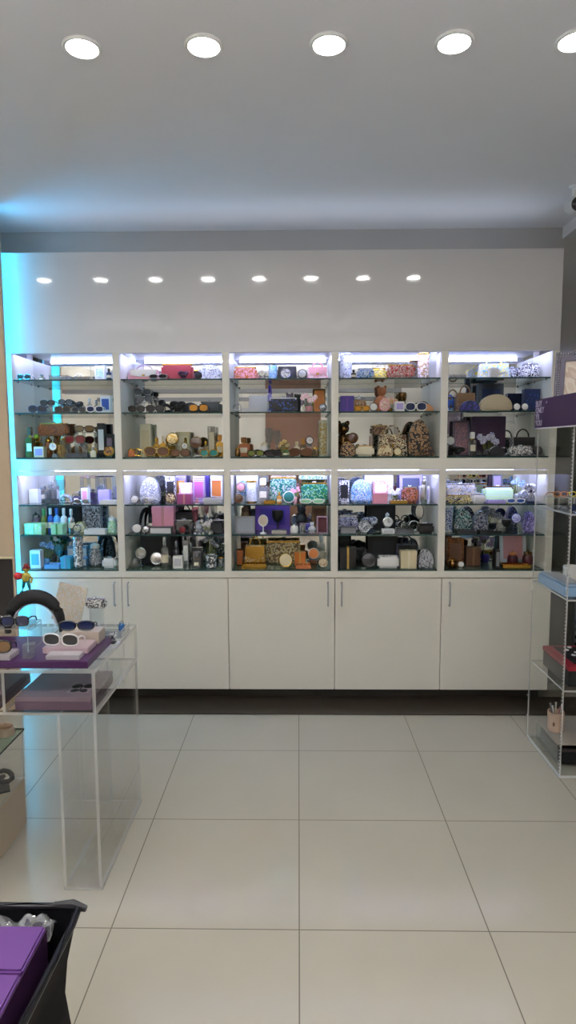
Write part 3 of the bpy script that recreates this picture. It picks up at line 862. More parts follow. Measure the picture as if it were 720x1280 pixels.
gift|375|14|16|m|orange|gold|orange gift box
compact|392|14|20|m|white|orange|white compact with an orange face|7
tray|379|18|6|f|copper|m:gold|copper ring tray
compact|404|11|16|f|ivory|swirl:ivory,tan|ivory filigree compact
bottle|402|10|32|b|g:white|white|clear bottle
gift|391|10|7|f|n:copper|copper|small copper box
#L1 3
card|430|12|25|m|swirl:white,black|black|zebra carton
pouch|451|26|27|m|swirl:sky,white,navy|m:silver|blue and silver knotted pouch
card|473|34|38|b|white|swirl:white,silver|wide white carton
card|475|18|25|m|swirl:rose,white,crimson|cream|red and white floral carton
card|475|17|12|f|pink|pink|pink carton
flower|493|16|17|m|swirl:white,silver|m:silver|white beaded flowers
clutch|512|23|19|m|ms:copper,rose,brown|m:silver|copper sequinned clutch
frame|514|28|33|b|lilac|navy|lilac frame with a navy picture
card|530|12|18|m|white|lilac|white carton
jar|530|9|36|b|m:silver|m:silver|tall silver jar
tray|498|20|5|f|m:gold|ivory|gold ring tray
#L2 3
clutch|434|32|20|m|swirl:navy,white,lilac|m:silver|navy and white floral clutch
knot|462|20|20|m|swirl:silver,navy|navy|navy and silver bow
compact|455|16|17|f|m:silver|swirl:silver,smoke|silver lace compact
card|476|34|37|b|n:black|black|wide black box
watch|484|14|21|m|swirl:white,grey|m:silver|large white and grey watch
card|485|15|5|f|white|silver|flat white carton
bangle|503|13|14|m|m:grey|m:grey|grey chain bracelet
bangle|516|13|15|m|m:silver|m:silver|silver chain bracelet
tray|504|22|7|f|g:silver|m:silver|clear tray
clutch|532|28|12|f|black|black|black flat clutch
smirror|524|11|33|b|black|m:white|round black table mirror
book|435|26|8|f|smoke|grey|smoke jewellery case
#L3 3
gift|434|20|25|f|black|gold|black watch box
card|428|16|34|b|n:black|char|tall black carton
compact|461|19|17|f|black|l:char|black round compact
clutch|482|26|15|f|white|swirl:grey,white|white clutch with a grey motif
card|478|36|31|b|black|n:char|wide black display box
gift|507|20|21|f|cream|ivory|cream box with a bow
handbag|508|26|36|m|swirl:black,lilac,smoke|black|black and lilac handbag
pouch|532|18|22|m|swirl:smoke,silver|m:silver|smoke and silver pouch
bottle|524|7|15|f|g:grey|black|grey glass bottle
knot|450|18|26|m|n:char|black|charcoal bow
#L1 4
clutch|575|38|22|m|ms:silver,cream,grey|m:silver|silver sequinned wallet
clutch|572|30|10|f|swirl:navy,yellow,white|m:gold|navy and yellow wallet
clutch|598|16|11|f|white|m:silver|white wallet
clutch|622|36|19|m|stripe:lime,white,sky|m:gold|lime striped clutch
flower|647|18|29|b|swirl:sky,white,navy|white|blue and white blossoms
knot|663|15|28|b|swirl:navy,white|navy|navy and white butterfly bow
pouch|658|18|14|m|ms:silver,grey|m:silver|silver mesh pouch
sunglasses|643|22|6|f|white|l:blue|white sunglasses
tray|618|22|5|f|lilac|m:silver|lilac tray
frame|622|12|33|b|char|mauve|charcoal frame
#L2 4
tumbler|560|12|30|m|swirl:blue,white|white|blue and white tumbler
pouch|578|21|27|m|swirl:char,teal,white|black|black and teal pouch
pouch|597|18|24|m|swirl:navy,grey,silver|m:silver|navy and grey pouch
flower|616|22|26|m|swirl:grey,navy,white|char|grey and navy blossoms
goblet|633|12|16|f|black|black|black candle holder
compact|645|13|22|m|navy|swirl:white,lilac|navy compact on a riser|9
pouch|659|14|24|m|swirl:lilac,char,violet|m:silver|violet and charcoal pouch
tray|612|26|5|f|black|m:silver|black ring tray
tray|582|22|5|f|n:char|m:grey|charcoal ring tray
#L3 4
card|568|20|32|m|ms:bronze,copper,brown|brown|bronze lace carton
jar|566|11|12|f|m:bronze|m:gold|bronze jar
compact|575|7|7|f|white|white|tiny white compact
gift|590|18|22|m|brown|bronze|brown gift box
flower|607|22|34|m|swirl:mauve,smoke,lilac|violet|mauve blossoms in a violet vase
book|620|5|22|f|black|grey|narrow black jewellery case
frame|641|32|36|b|silver|rose|silver-framed rose picture
jar|641|13|17|m|burg|copper|burgundy jar, left one
jar|662|13|18|m|burg|m:bronze|burgundy jar, right one
tray|644|34|6|f|m:gold|orange|golden tray
'''
LEV = dict(U1='top shelf of the %s upper bay', U2='middle shelf of the %s upper bay', U3='bottom shelf of the %s upper bay',
           L1='top shelf of the %s lower bay', L2='middle shelf of the %s lower bay', L3='bottom shelf of the %s lower bay')
BN = ['leftmost', 'second', 'middle', 'fourth', 'rightmost']
ROWY = dict(f=3.765, m=3.848, b=3.935)
DEP = .072
ACR = clear('eef2f3', 1.5, .03, .06)
MEAN_Y = dict(U1=465, U2=500, U3=555, L1=612, L2=652, L3=698)
occ = {}
counts = {}
cur = None
for line in ITEMS.strip().split('\n'):
    if line[0] == '#':
        k, b = line[1:].split(); cur = (k, int(b)); continue
    f = line.split('|'); kind, px, pw, ph, row = f[0], float(f[1]), float(f[2]), float(f[3]), f[4]
    a, b, words = f[5], f[6], f[7]; raised = float(f[8]) if len(f) > 8 else 0.
    k, bay = cur; x0, x1 = bays[bay]; z = SHELF_Z[k]+.0006
    best = None
    for r in [row]+[q for q in 'mbf' if q != row]:
        Y = ROWY[r]; s = Y*.00126
        X = at(px, MEAN_Y[k], Y).x; W = pw*s*1.02
        for shift in (0, .006, -.006, .014, -.014, .024, -.024, .04, -.04, .06, -.06):
            for shr in (1, .86, .72):
                w2 = W*shr; xx = min(max(X+shift, x0+.014+w2/2), x1-.014-w2/2)
                if all(abs(xx-ox)*2 > w2+ow+.003 for ox, ow in occ.get((k, bay, r), [])):
                    cost = abs(xx-X)*60+(1-shr)*4+(0 if r == row else 1.2)
                    if best is None or cost < best[0]: best = (cost, r, xx, w2)
    if best is None: print('NOFIT', cur, line); continue
    _, r, X, W = best; Y = ROWY[r]; occ.setdefault((k, bay, r), []).append((X, W)); hh = ph*Y*.00126*1.07
    HMAX = {'U1': .152, 'U2': .170, 'U3': .242, 'L1': .157, 'L2': .162, 'L3': .188}[k]
    name, cat, fn = KIND[kind]
    where = LEV[k] % BN[bay]
    rz = raised*Y*.00126; hh = min(hh, HMAX-rz) if raised else min(hh, HMAX)
    if raised and kind == 'compact': hh = min(hh, W*1.0)
    if rz:
        t = thing('display_riser', 'clear riser under the %s, %s' % (' '.join(words.split(' on a ')[0].split(' raised')[0].split(' high ')[0].split()[:4]), where), 'riser', (X, Y, z), 0, 'acrylic risers on the wall shelves')
        g = B(); q = .0025; box(g, -W/2, W/2, -DEP*.45, DEP*.45, rz-q, rz); obj('top_plate', g, ACR, t, False)
        for s2 in (-1, 1):
            xa = s2*W/2; box_ = B(); box(box_, min(xa, xa-s2*q), max(xa, xa-s2*q), -DEP*.45, DEP*.45, 0, rz-q); obj('side_plate', box_, ACR, t, False)
        z += rz+.0004
    t = thing(name, '%s on the %s' % (words, where), cat, (X, Y, z), 0, '%s on the wall shelves' % name.replace('_', ' '))
    fn(t, W, hh, mat(a), mat(b))

# ------------------------------------------------------------------ acrylic display table, left
AE = clear('f2f0ea', 1.6, .12, .36); AC = clear('fefefe', 1.0, .012)
TX0, TX1, TY0, TY1 = -2.10, -.683, 2.066, 2.622
TB = thing('acrylic_display_table', 'clear acrylic two-tier table at the left carrying sunglasses', 'table', ((TX0+TX1)/2, (TY0+TY1)/2, 0))
ox, oy = (TX0+TX1)/2, (TY0+TY1)/2
def sheet(name, x0, x1, y0, y1, z0, z1, parent, ox, oy, edge=AE, gl=AC):
    bm, ms = glass_sheet(x0-ox, x1-ox, y0-oy, y1-oy, z0, z1, edge, gl); return obj(name, bm, ms, parent, False)
sheet('table_top', TX0, TX1, TY0, TY1, .778, .790, TB, ox, oy)
sheet('lower_shelf', TX0, TX1, TY0, TY1, .632, .642, TB, ox, oy)
sheet('side_panel', TX1-.012, TX1, TY0, TY1, .6425, .7775, TB, ox, oy)
sheet('side_panel', TX0, TX0+.012, TY0, TY1, .6425, .7775, TB, ox, oy)
sheet('divider', -1.0, -.99, TY0, TY1, .6425, .7775, TB, ox, oy)
for xx in (TX1-.012, TX1-.135, TX0, TX0+.12):
    sheet('leg', xx, xx+.010, TY0+.002, TY1-.002, .0095, .6315, TB, ox, oy)
for xx in (TX1-.135, TX0): sheet('foot_plate', xx, xx+.135, TY0, TY1, .001, .009, TB, ox, oy)
# purple boards on the table
PUR = P('43204c', .3)
tr = tag(obj('display_board', box(B(), -.32, .285, -.145, .145, 0, .024, .002), PUR, None, True, (-.995, 2.222, .7905)), 'purple display board lying on top of the acrylic table', 'board')
ZT_ = .8150
def put(kind, x, y, z, w_, h_, a, b, label, rz=0., grp=None, **kw):
    name, cat, fn = KIND[kind]; t = thing(name, label, cat, (x, y, z), rz, grp); fn(t, w_, h_, mat(a), mat(b), **kw); return t
def block(label, x, y, z, w_, d_, h_, m=None, rz=0., name='display_block'):
    return tag(obj(name, box(B(), -w_/2, w_/2, -d_/2, d_/2, 0, h_, .002), m or ACR, None, True, (x, y, z), (0, 0, rz)), label, 'block')
def riser(label, x, y, z, w_, d_, h_, q=.004):
    t = thing('display_riser', label, 'riser', (x, y, z), 0, 'acrylic risers on the table')
    sheet('top_plate', -w_/2, w_/2, -d_/2, d_/2, h_-q, h_, t, 0, 0)
    for s2 in (-1, 1): sheet('side_plate', min(s2*w_/2, s2*(w_/2-q)), max(s2*w_/2, s2*(w_/2-q)), -d_/2, d_/2, .0, h_-q-.0003, t, 0, 0)
    return t
FROST = clear('d8d2d6', 1.3, .1, .55)
def q_(x, y, z): return atz(x, y, z)
p = q_(84, 822, ZT_); block('frosted low block at the front of the purple board', -.80, 2.115, ZT_+.0003, .115, .05, .016, FROST)
block('mauve block carrying the white-framed sunglasses', -.815, 2.205, ZT_+.0003, .16, .095, .022, P('b9a3a8', .35))
put('sunglasses', -.83, 2.20, ZT_+.0228, .135, .048, 'white', 'l:char', 'white-framed sunglasses on a mauve block on the purple board', -.12, 'sunglasses on the acrylic table', D=.07)
block('beige lucite block behind the white-framed sunglasses', -.80, 2.305, ZT_+.0003, .14, .075, .045, P('b5a89a', .3))
put('sunglasses', -.815, 2.303, ZT_+.0458, .13, .042, 'l:black', 'l:navy', 'black sunglasses with navy lenses on the beige lucite block', .05, 'sunglasses on the acrylic table', D=.06)
riser('tall clear riser at the left of the purple board', -1.055, 2.235, ZT_+.0003, .21, .12, .085)
put('sunglasses', -1.10, 2.235, ZT_+.0856, .105, .045, 'swirl:white,black', 'l:char', 'zebra-framed sunglasses on the left side of the tall riser', .1, 'sunglasses on the acrylic table', D=.1)
put('sunglasses', -1.005, 2.235, ZT_+.0856, .10, .045, 'l:black', 'l:navy', 'black sunglasses on the right side of the tall riser', .05, 'sunglasses on the acrylic table', D=.1)
put('sunglasses', -1.045, 2.125, ZT_+.020, .135, .05, 'l:black', 'l:bronze', 'black sunglasses with brown lenses below the tall riser', .08, 'sunglasses on the acrylic table', D=.07)
block('clear low block under the brown-lensed sunglasses', -1.045, 2.12, ZT_+.0003, .14, .075, .019, FROST)
block('clear short block standing right of the brown-lensed sunglasses', -.925, 2.118, ZT_+.0003, .03, .04, .05, ACR)
# headband arch, figurine, sequin card behind
n = 18
t = thing('padded_headband', 'thick black padded headband arching behind the tall riser', 'headband', (-1.045, 2.46, .7905), .1)
obj('band', tube(B(), [(.105*math.cos(PI*i/n), 0, .012+.145*math.sin(PI*i/n)**.8) for i in range(n+1)], [.012+.016*math.sin(PI*i/n) for i in range(n+1)], 12), P('black', .75), t)
obj('inner_lining', tube(B(), [(.085*math.cos(PI*i/n), 0, .014+.118*math.sin(PI*i/n)**.8) for i in range(1, n)], .006, 8), P('silver', .5), t)
block('clear tall block the toy figure stands on', -1.112, 2.55, .7905, .05, .05, .148, ACR)
FX = Vector((-1.112, 2.55, .7905+.1485))
t = thing('toy_figure', 'small toy figure in yellow with red bundle and teal legs', 'figurine', FX); t.scale = (.88, .88, .88)
g = B(); ball(g, (0, 0, .075), .021, 1, .8, 1.25); ball(g, (.004, -.002, .112), .014); tube(g, [(.014, 0, .09), (.03, -.004, .07), (.026, -.012, .05)], .006, 8); tube(g, [(-.012, 0, .09), (-.026, -.008, .085)], .006, 8)
obj('body', g, P('b9a94a', .6), t)
g = B()
for s2 in (-1, 1): tube(g, [(s2*.008, 0, .06), (s2*.014, 0, .03), (s2*.02, -.002, .007), (s2*.022, -.012, .006)], [.009, .007, .006, .006], 8)
obj('legs', g, P('teal', .5), t)
obj('hat', lathe(B(), [(.017, .118), (.018, .120), (.011, .124), (.009, .136), (.004, .139)], 14, Matrix.Translation((.004, 0, 0))), P('crimson', .6), t)
obj('bundle', ball(B(), (-.032, -.008, .082), .019, 1.1, .9, 1), P('red', .45), t)
# glittering card
g = B(); Mx = Matrix.Rotation(-.12, 4, 'X') @ Matrix.Rotation(.22, 4, 'Y')
box(g, -.062, .062, -.003, .003, .01, .165, .001, Matrix.Translation((0, 0, .014)) @ Mx)
t = thing('sequin_panel', 'tilted square panel covered in pearly sequins behind the headband', 'panel', (-.965, 2.565, .7905), -.05)
obj('panel', g, pat('sequin', 'white', 'ivory', 'efd8c4', 120., .15, .25), t)
obj('prop', tube(B(), [(.03, .012, .11), (.03, .06, .003)], .003, 6), ACR, t)
t = thing('clear_tray', 'empty clear acrylic tray on the back of the table', 'tray', (-.779, 2.475, .7905))
sheet('tray_floor', -.03, .09, -.06, .06, 0, .004, t, 0, 0)
for a_ in ((-.03, .09, -.06, -.056), (-.03, .09, .056, .06), (-.03, -.026, -.056, .056), (.086, .09, -.056, .056)): sheet('tray_wall', *a_, .0042, .03, t, 0, 0)
put('jar', -.712, 2.50, .7948, .026, .045, 'g:sky', 'g:white', 'tiny bluish glass jar in the clear tray')
block('clear upright block under the zebra coin purse', -.835, 2.575, .7905, .05, .035, .080, ACR)
put('clutch', -.835, 2.575, .8709, .085, .043, 'swirl:white,black', 'm:silver', 'black and white patterned coin purse on a clear block', d=.03)
put('knot', -.706, 2.36, .7905, .035, .05, 'swirl:black,silver', 'black', 'black and silver ruffled bow beside the beige block', d=.05)
# dark board with pale frame at the far left of the table
t = thing('dark_display_board', 'dark upright display board with a pale top edge at the far left', 'board', (-1.30, 2.58, .7905))
obj('panel', box(B(), -.12, .120, -.006, .006, .012, .285, .001), P('1d1a1c', .35), t)
obj('frame_edge', box(B(), -.125, .125, -.008, .008, .2855, .292, .001), P('cream', .4), t)
obj('foot', box(B(), -.12, .12, -.03, .03, 0, .011, .002), P('silver', .3, 1), t)
# mauve cases on the lower shelf
def case(x, y, w_, d_, lab, motif):
    t = thing('jewellery_case', lab, 'case', (x, y, .6425))
    obj('body', box(B(), -w_/2, w_/2, -d_/2, d_/2, 0, .030, .002), P('5e4b58', .35), t)
    obj('lid', box(B(), -w_/2, w_/2, -d_/2, d_/2, .0305, .046, .002), P('75666e', .35), t)
    if motif:
        g = B(); zt = .0466
        for s2 in (-1, 1):
            for (ex, ey, r1, r2) in ((.020, .022, .018, .020), (.016, -.020, .013, .015)):
                Mx = Matrix.Translation((s2*ex+.07, ey-.05, zt)) @ Matrix.Rotation(s2*.5, 4, 'Z') @ Matrix.Diagonal((r1, r2, 1, 1))
                lathe(g, [(1, 0), (1, .0008)], 14, Mx)
        box(g, .068, .072, -.075, -.025, zt, zt+.001)
        obj('butterfly_motif', g, P('black', .6), t)
        obj('motif_card', box(B(), .03, .11, -.09, -.01, .0461, .0465), P('8d838a', .4), t)
case(-.835, 2.21, .26, .26, 'mauve jewellery case with a black butterfly under the table top', True)
case(-1.16, 2.21, .28, .26, 'dark mauve jewellery case left of the divider on the lower shelf', False)

# ------------------------------------------------------------------ low plinth box at the left edge
t = thing('display_plinth', 'pale low display box on the floor at the left edge', 'plinth', (-1.32, 2.22, 0))
WP = P('b6a78f', .35)
obj('body', box(B(), -.22, .205, -.24, .24, .0, .20, .003), WP, t)
g, ms = glass_sheet(-.225, .21, -.245, .245, .395, .403); obj('glass_top', g, ms, t, False)
for yy in (-.24, .236): 
    g, ms = glass_sheet(-.22, .205, yy, yy+.004, .2005, .3945, AE, AC); obj('glass_side', g, ms, t, False)
g, ms = glass_sheet(.201, .205, -.2355, .2355, .2005, .3945, AE, AC); obj('glass_side', g, ms, t, False)
t = put('knot', -1.185, 2.36, .2008, .16, .075, 'n:char', 'black', 'dark fluffy bow inside the low glass-topped box', .5, d=.15)
t = put('jar', -1.155, 2.40, .4035, .07, .05, 'beige', 'tan', 'beige squat jar on the glass top of the low box')

# ------------------------------------------------------------------ black bag with purple box, bottom left
BX, BY = -.418, 1.192
ZB = .575
p0 = atz(55, 1158, ZB)
bx, by = p0.x, p0.y
t = thing('purple_box', 'large purple lidded box inside the black bag at the bottom left', 'box', (bx, by, .30))
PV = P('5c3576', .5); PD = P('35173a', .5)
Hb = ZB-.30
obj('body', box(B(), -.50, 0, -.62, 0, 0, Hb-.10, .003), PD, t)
obj('lid', box(B(), -.504, .003, -.110, .003, Hb-.099, Hb, .004), [PV], t)
obj('lid', box(B(), -.504, .003, -.623, -.1135, Hb-.099, Hb-.001, .004), [PV], t)
obj('lid_side', box(B(), .0035, .0055, -.62, 0, Hb-.097, Hb-.006, .0005), PD, t)
# bag
r0 = at(97, 1133, by+.07)
g = B()
xr = r0.x; yb = r0.y; zr = r0.z
t = thing('black_bag', 'open black bag with a stiff rim at the bottom left corner', 'bag', (xr, yb, 0))
rows = []
zs = [0, .12, .22, .30, .38, .45, .52, .57, zr-.004]
offs = [-.08, -.07, -.05, -.020, -.022, -.023, -.012, .004, -.004]
path = [(-.75, 0.0), (-.5, .004), (-.25, -.003), (-.1, .003), (-.02, 0), (0, -.012), (.002, -.06), (.004, -.15), (.0, -.26), (.004, -.4), (0, -.55), (.002, -.75)]
for i, z in enumerate(zs):
    row = []
    for j, (u, v) in enumerate(path):
        wob = .006*math.sin(j*2.1+i*1.7)
        dx = (offs[i] if j >= 4 else 0)+wob; dy = (-.004 if j < 5 else 0)+wob*.6
        row.append(g.verts.new((u+dx, v+dy, z)))
    rows.append(row)
for a_, b_ in zip(rows, rows[1:]):
    for j in range(len(path)-1): g.faces.new((a_[j], a_[j+1], b_[j+1], b_[j]))
o = obj('side_cloth', g, P('0a090d', .75), t); o.data.materials[0].node_tree.nodes['Principled BSDF'].inputs['Specular IOR Level'].default_value = .12; md = o.modifiers.new('s', 'SOLIDIFY'); md.thickness = .006; md.offset = -1
obj('stiff_base', box(B(), -.70, -.075, -.73, -.02, .285, .299, .002), P('black', .6), t)
obj('rim', tube(B(), [(-.75, 0, zr), (-.4, .002, zr+.001), (-.1, -.001, zr), (-.012, 0, zr), (.004, -.006, zr), (.006, -.05, zr-.003), (0, -.3, zr-.004), (.0, -.75, zr-.004)], .0075, 10), P('0e0c11', .3), t)
obj('corner_fold', tube(B(), [(-.05, 0, zr+.003), (-.01, -.001, zr+.004), (.02, -.004, zr-.002)], [.006, .011, .006], 8), P('0e0c11', .45), t)
# crumpled clear film
g = B(); nx, ny = 60, 12; grid = []
for i in range(nx):
    row = []
    for j in range(ny):
        u = i/(nx-1); v = j/(ny-1)
        x = bx-.45+u*(xr-.035-(bx-.45)); y = by+.004+v*(yb-.024-by)
        z = zr-.010-.014*(1-v)+.008*math.sin(u*30+v*6)+.006*math.sin(u*71-v*9)
        row.append(g.verts.new((x, y, z)))
    grid.append(row)
for i in range(nx-1):
    for j in range(ny-1): g.faces.new((grid[i][j], grid[i+1][j], grid[i+1][j+1], grid[i][j+1]))
film = obj('plastic_film', g, clear('d9d9dc', 4.0, .10, .10), None)
md = film.modifiers.new('s', 'SOLIDIFY'); md.thickness = .0006
tag(film, 'crinkled clear plastic film between the purple box and the black rim', 'plastic film')

# ------------------------------------------------------------------ acrylic tower, right
WX0, WX1, WY0, WY1 = 1.203, 1.60, 2.838, 3.262
TW = thing('acrylic_display_tower', 'tall clear acrylic shelf tower at the right edge', 'shelf tower', ((WX0+WX1)/2, (WY0+WY1)/2, 0))
ox, oy = (WX0+WX1)/2, (WY0+WY1)/2
AC2 = clear('fdfefd', .8, .015); LINE = clear('eeeeea', 2.5, .1, .6)
sheet('side_panel', WX0, WX0+.006, WY0, WY1, .0135, 1.70, TW, ox, oy, LINE, AC2)
sheet('side_panel', WX1-.006, WX1, WY0, WY1, .0135, 1.70, TW, ox, oy, LINE, AC2)
sheet('bottom_plate', WX0, WX1, WY0, WY1, .001, .013, TW, ox, oy, LINE, AC2)
for z in (.42, .842, 1.230):
    sheet('shelf', WX0+.0065, WX1-.0065, WY0+.001, WY1-.001, z-.008, z, TW, ox, oy, LINE, AC2)
sheet('top_plate', WX0, WX1, WY0, WY1, 1.7005, 1.708, TW, ox, oy, LINE, AC2)
# beaded seams at the upright edges
g = B()
for i in range(99):
    ball(g, (WX0-.003-ox, WY0-.003-oy, .02+i*.0168), .0032, sub=1)
o = obj('bead_string', g, P('silver', .3, .6), TW); o['kind'] = 'stuff'
g = B()
for i in range(14): ball(g, (WX0-.003-ox, WY1+.001-oy, .12+i*.11), .0032, sub=1)
o = obj('edge_studs', g, P('silver', .3, .6), TW); o['kind'] = 'stuff'
# sign
pa = at(672, 500, 3.255); pb = at(672, 535, 3.255)
sg = thing('purple_sign', 'purple promotional sign with pale lettering on top of the tower side', 'sign', (WX0-.012, (WY0+WY1)/2, 1.60), -.0)
L = .50
y1 = 3.262-(WY0+WY1)/2; y0 = y1-L
ztop, zbot = pa.z-1.60, pb.z-1.60
obj('panel', box(B(), -.005, .004, y0, y1, zbot, ztop, .001), P('3d2049', .3), sg)
obj('lower_edge', box(B(), -.006, .005, y0, y1, zbot-.006, zbot-.0003), P('d7cfd2', .4), sg)
def text(s_, size, x, y, z, parent):
    cu = bpy.data.curves.new('t', 'FONT'); cu.body = s_; cu.size = size; cu.extrude = .0006; cu.align_x = 'LEFT'
    o = bpy.data.objects.new('lettering', cu); C.objects.link(o)
    dg = bpy.context.evaluated_depsgraph_get(); me = bpy.data.meshes.new_from_object(o.evaluated_get(dg)); bpy.data.objects.remove(o)
    me.materials.clear(); me.materials.append(P('c9bfd0', .5))
    o = bpy.data.objects.new('lettering', me); C.objects.link(o); o.parent = parent; o.location = (x, y, z)
    o.rotation_euler = (PI/2, 0, -PI/2); return o
for i, (s_, k) in enumerate((('BUY', .042), ('ONLY', .040), ('YR', .040), ('YOU', .040))):
    text(s_, k, -.0058, y1-.012, ztop-.036-i*.031, sg)
obj('rivet', ball(B(), (-.006, y1-.15, ztop-.02), .005, .5, 1, 1), P('silver', .3, 1), sg)
# studded frame on the tower
t = thing('studded_picture_frame', 'studded grey picture frame standing on top of the tower', 'picture frame', (1.335, 3.08, 1.7085), -.55)
Mx = Matrix.Rotation(-.14, 4, 'X'); g = B(); FWd, FH, q = .25, .27, .045
for (x0, x1, z0, z1) in ((-FWd/2, FWd/2, 0, q), (-FWd/2, FWd/2, FH-q, FH), (-FWd/2, -FWd/2+q, q, FH-q), (FWd/2-q, FWd/2, q, FH-q)): box(g, x0, x1, -.008, .008, z0, z1, .002, Mx)
obj('border', g, P('5b5566', .35, .3), t)
g = B()
for i in range(24):
    for (a_, b_) in ((0, 0), (1, 0), (0, 1), (1, 1)):
        u = (i+.5)/24
        ball(g, Mx @ Vector((-FWd/2+u*FWd, -.009, .010+(FH-.02)*a_ + (0.013 if a_ == 0 else -.013)*b_)), .0052, sub=1)
        if i % 1 == 0: ball(g, Mx @ Vector((-FWd/2+.010+(FWd-.02)*a_+(.012 if a_ == 0 else -.012)*b_, -.009, u*FH)), .0052, sub=1)
o = obj('studs', g, P('silver', .25, 1), t); o['kind'] = 'stuff'
obj('picture', box(B(), -FWd/2+q, FWd/2-q, -.001, .003, q, FH-q, 0, Mx), pat('swirl', 'd9c6b4', 'cbb3a2', 'e0d2c2', 7., .4), t)
obj('strut', tube(B(), [(0, .03, .17), (0, .10, .004)], .004, 6), P('char', .5), t)
# shelf 1.23: row of coloured sunglasses
cols = [('orange', 'yellow-orange'), ('l:yellow', 'bright yellow'), ('red', 'red'), ('rose', 'rose pink')]
for i, (c, nm) in enumerate((('orange', 'orange'), ('yellow', 'yellow'), ('red', 'red'), ('pink', 'pink'))):
    rz = thing('display_riser', 'clear stand under the %s sunglasses in the tower' % nm, 'riser', (1.252+i*.075, 3.12, 1.2305), 0, 'clear stands in the tower')
    bm, ms = glass_sheet(-.035, .035, -.06, .06, .052, .055, LINE, AC2); obj('top_plate', bm, ms, rz, False)
    for s2 in (-1, 1):
        bm, ms = glass_sheet(s2*.035-.0015, s2*.035+.0015, -.06, .06, 0, .0515, LINE, AC2); obj('side_plate', bm, ms, rz, False)
    put('sunglasses', 1.252+i*.075, 3.12, 1.2308+.0555, .068, .042, c, 'l:char', '%s sunglasses in the row on the upper tower shelf' % nm, 0., 'coloured sunglasses in the tower', D=.12)
for i, (c, nm) in enumerate((('black', 'black'), ('white', 'white'), ('silver', 'silver'))):
    put('sunglasses', 1.268+i*.11, 2.96, 1.2308, .098, .038, c, 'l:navy', '%s sunglasses at the front of the upper tower shelf' % nm, .1, 'front sunglasses in the tower', D=.09)
# shelf .84
t = thing('light_blue_box', 'light blue flat box with open lid on the second tower shelf', 'box', (1.268, 3.045, .8425), .0)
obj('body', box(B(), -.053, .048, -.155, .175, 0, .045, .004), P('8fb4d6', .4), t)
g = box(B(), -.050, .046, -.150, .17, .047, .053, .003, Matrix.Rotation(.03, 4, 'Y')); obj('lid', g, P('a9c6de', .3), t)
obj('rim', tube(B(), oval(0, .057, .06, .0, 0, 4), .002, 5, True) if False else box(B(), -.035, .035, -.12, .13, .0565, .0585), P('silver', .3, .5), t)
for i, (x, y, lab) in enumerate(((1.364, 3.17, 'white mug with a dark dot at the back of the second tower shelf'), (1.372, 2.93, 'white mug with a dark dot nearest the front on the second tower shelf'))):
    t = thing('mug', lab, 'mug', (x, y, .8425), 0, 'white mugs in the tower')
    r = .042
    obj('cup', lathe(B(), [(r*.85, 0), (r*.98, .006), (r, .09), (r*.93, .092), (r*.9, .02)], 24), P('e2ddd6', .3), t)
    obj('handle', tube(B(), [(r*.95, 0, .075), (r*1.5, 0, .07), (r*1.6, 0, .045), (r*1.4, 0, .025), (r*.95, 0, .02)], .006, 8), P('e2ddd6', .3), t)
    obj('printed_dot', ball(B(), (-r*.72, -r*.72, .05), .014, .35, .35, 1), P('char', .5), t)
# shelf .42
t = thing('black_red_case', 'black case with a red band displaying white pieces in the tower', 'case', (1.345, 3.03, .4205), .0)
obj('body', box(B(), -.10, .10, -.15, .16, 0, .075, .003), P('16191a', .4), t)
obj('band', box(B(), -.103, .103, -.153, .163, .0755, .098, .002), P('8c1626', .4), t)
obj('inset', box(B(), -.065, .085, -.12, .13, .0985, .101), P('0c0c0e', .5), t)
g = B()
for i in range(6): ball(g, (-.02+.03*(i % 2), -.09+.04*i, .1055), .010, 1.2, 1.5, .35, 1)
obj('white_pieces', g, P('white', .3), t)
put('flower', 1.51, 3.02, .4205, .10, .14, 'swirl:pink,white,rose', 'rose', 'pink artificial blossoms beside the black and red case', d=.07)
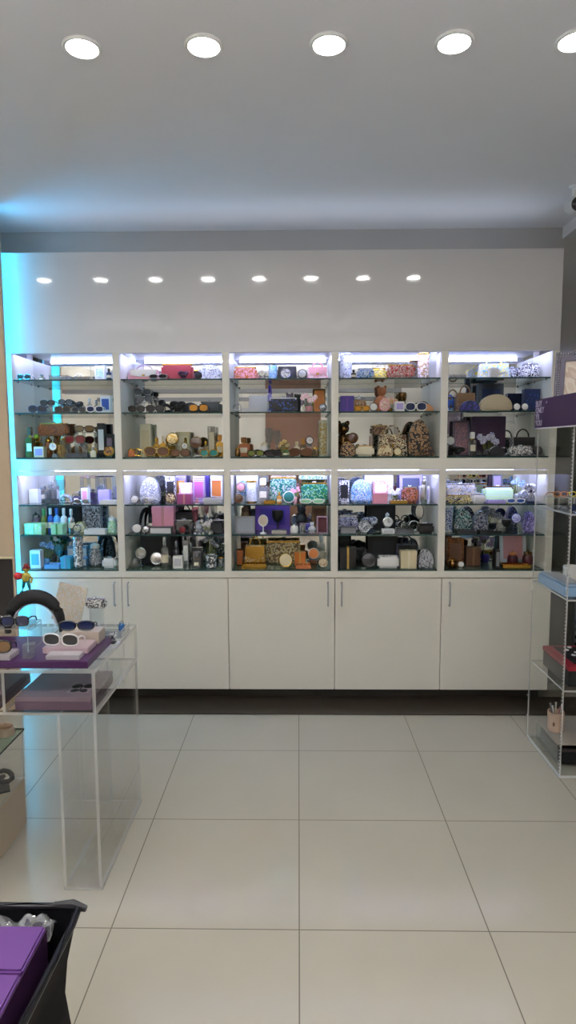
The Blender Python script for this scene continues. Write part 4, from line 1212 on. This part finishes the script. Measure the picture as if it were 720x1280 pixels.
# bottom
rs = thing('frosted_riser', 'low frosted riser on the tower floor', 'riser', (1.40, 3.05, .0135))
obj('top_plate', box(B(), -.165, .17, -.10, .17, .0905, .097, .001), clear('cfc6ba', 1.2, .08, .5), rs)
for s2 in (-.163, .163): obj('side_plate', box(B(), s2-.002, s2+.002, -.098, .168, 0, .090), ACR, rs)
t = thing('brush_cup', 'pale pink cup holding small brushes on the frosted riser', 'cup', (1.285, 3.10, .111))
r = .040
obj('cup', lathe(B(), [(r*.85, 0), (r*.97, .008), (r, .095), (r*1.02, .10), (r*.92, .10), (r*.9, .06)], 24), P('d6b49c', .45), t)
obj('emblem', ball(B(), (-r*.55, -r*.80, .045), .012, .5, .4, 1), P('8a5a44', .5), t)
for i in range(5):
    an = i*1.25; o = obj('brush', tube(B(), [(.012*math.cos(an), .012*math.sin(an), .062), (.03*math.cos(an), .03*math.sin(an), .135)], [.002, .005], 7), P(['white', 'ivory', 'grey', 'white', 'rose'][i], .5), t)
t = thing('wicker_pot', 'round brown lidded pot behind the bead string, bottom of tower', 'pot', (1.475, 3.06, .111))
obj('body', lathe(B(), [(.045, 0), (.058, .015), (.060, .05), (.052, .062)], 24), P('4a3020', .5), t)
obj('lid', lathe(B(), [(.056, .0625), (.058, .07), (.045, .085), (.01, .09)], 24), P('3a2a20', .3), t)
t = thing('black_case', 'glossy black case under the frosted riser in the tower', 'case', (1.40, 3.045, .0135))
obj('body', box(B(), -.15, .155, -.095, .155, 0, .055, .003), P('121113', .3), t)
obj('lid', box(B(), -.15, .155, -.095, .155, .0555, .075, .003), P('1a1618', .2), t)

# ------------------------------------------------------------------ security camera
cp = at(713, 259, 3.42)
t = thing('security_camera', 'white security camera with a black lens by the right ceiling edge', 'camera', (cp.x+.02, 3.42, cp.z+.02))
zc = CEIL-(cp.z+.02)
obj('mount', lathe(B(), [(.03, zc-.0005), (.03, zc-.01), (.014, zc-.016), (.012, .02)], 20), P('white', .4), t)
Mx = Matrix.Translation((0, 0, -.012)) @ Matrix.Rotation(PI/2+.15, 4, 'X') 
obj('housing', lathe(B(), [(.028, -.05), (.040, -.03), (.043, .0), (.043, .03), (.036, .045)], 24, Mx), P('d8d8d8', .35), t)
obj('lens', lathe(B(), [(.034, .0455), (.033, .048), (.018, .055), (.004, .056)], 24, Mx), P('black', .1), t)
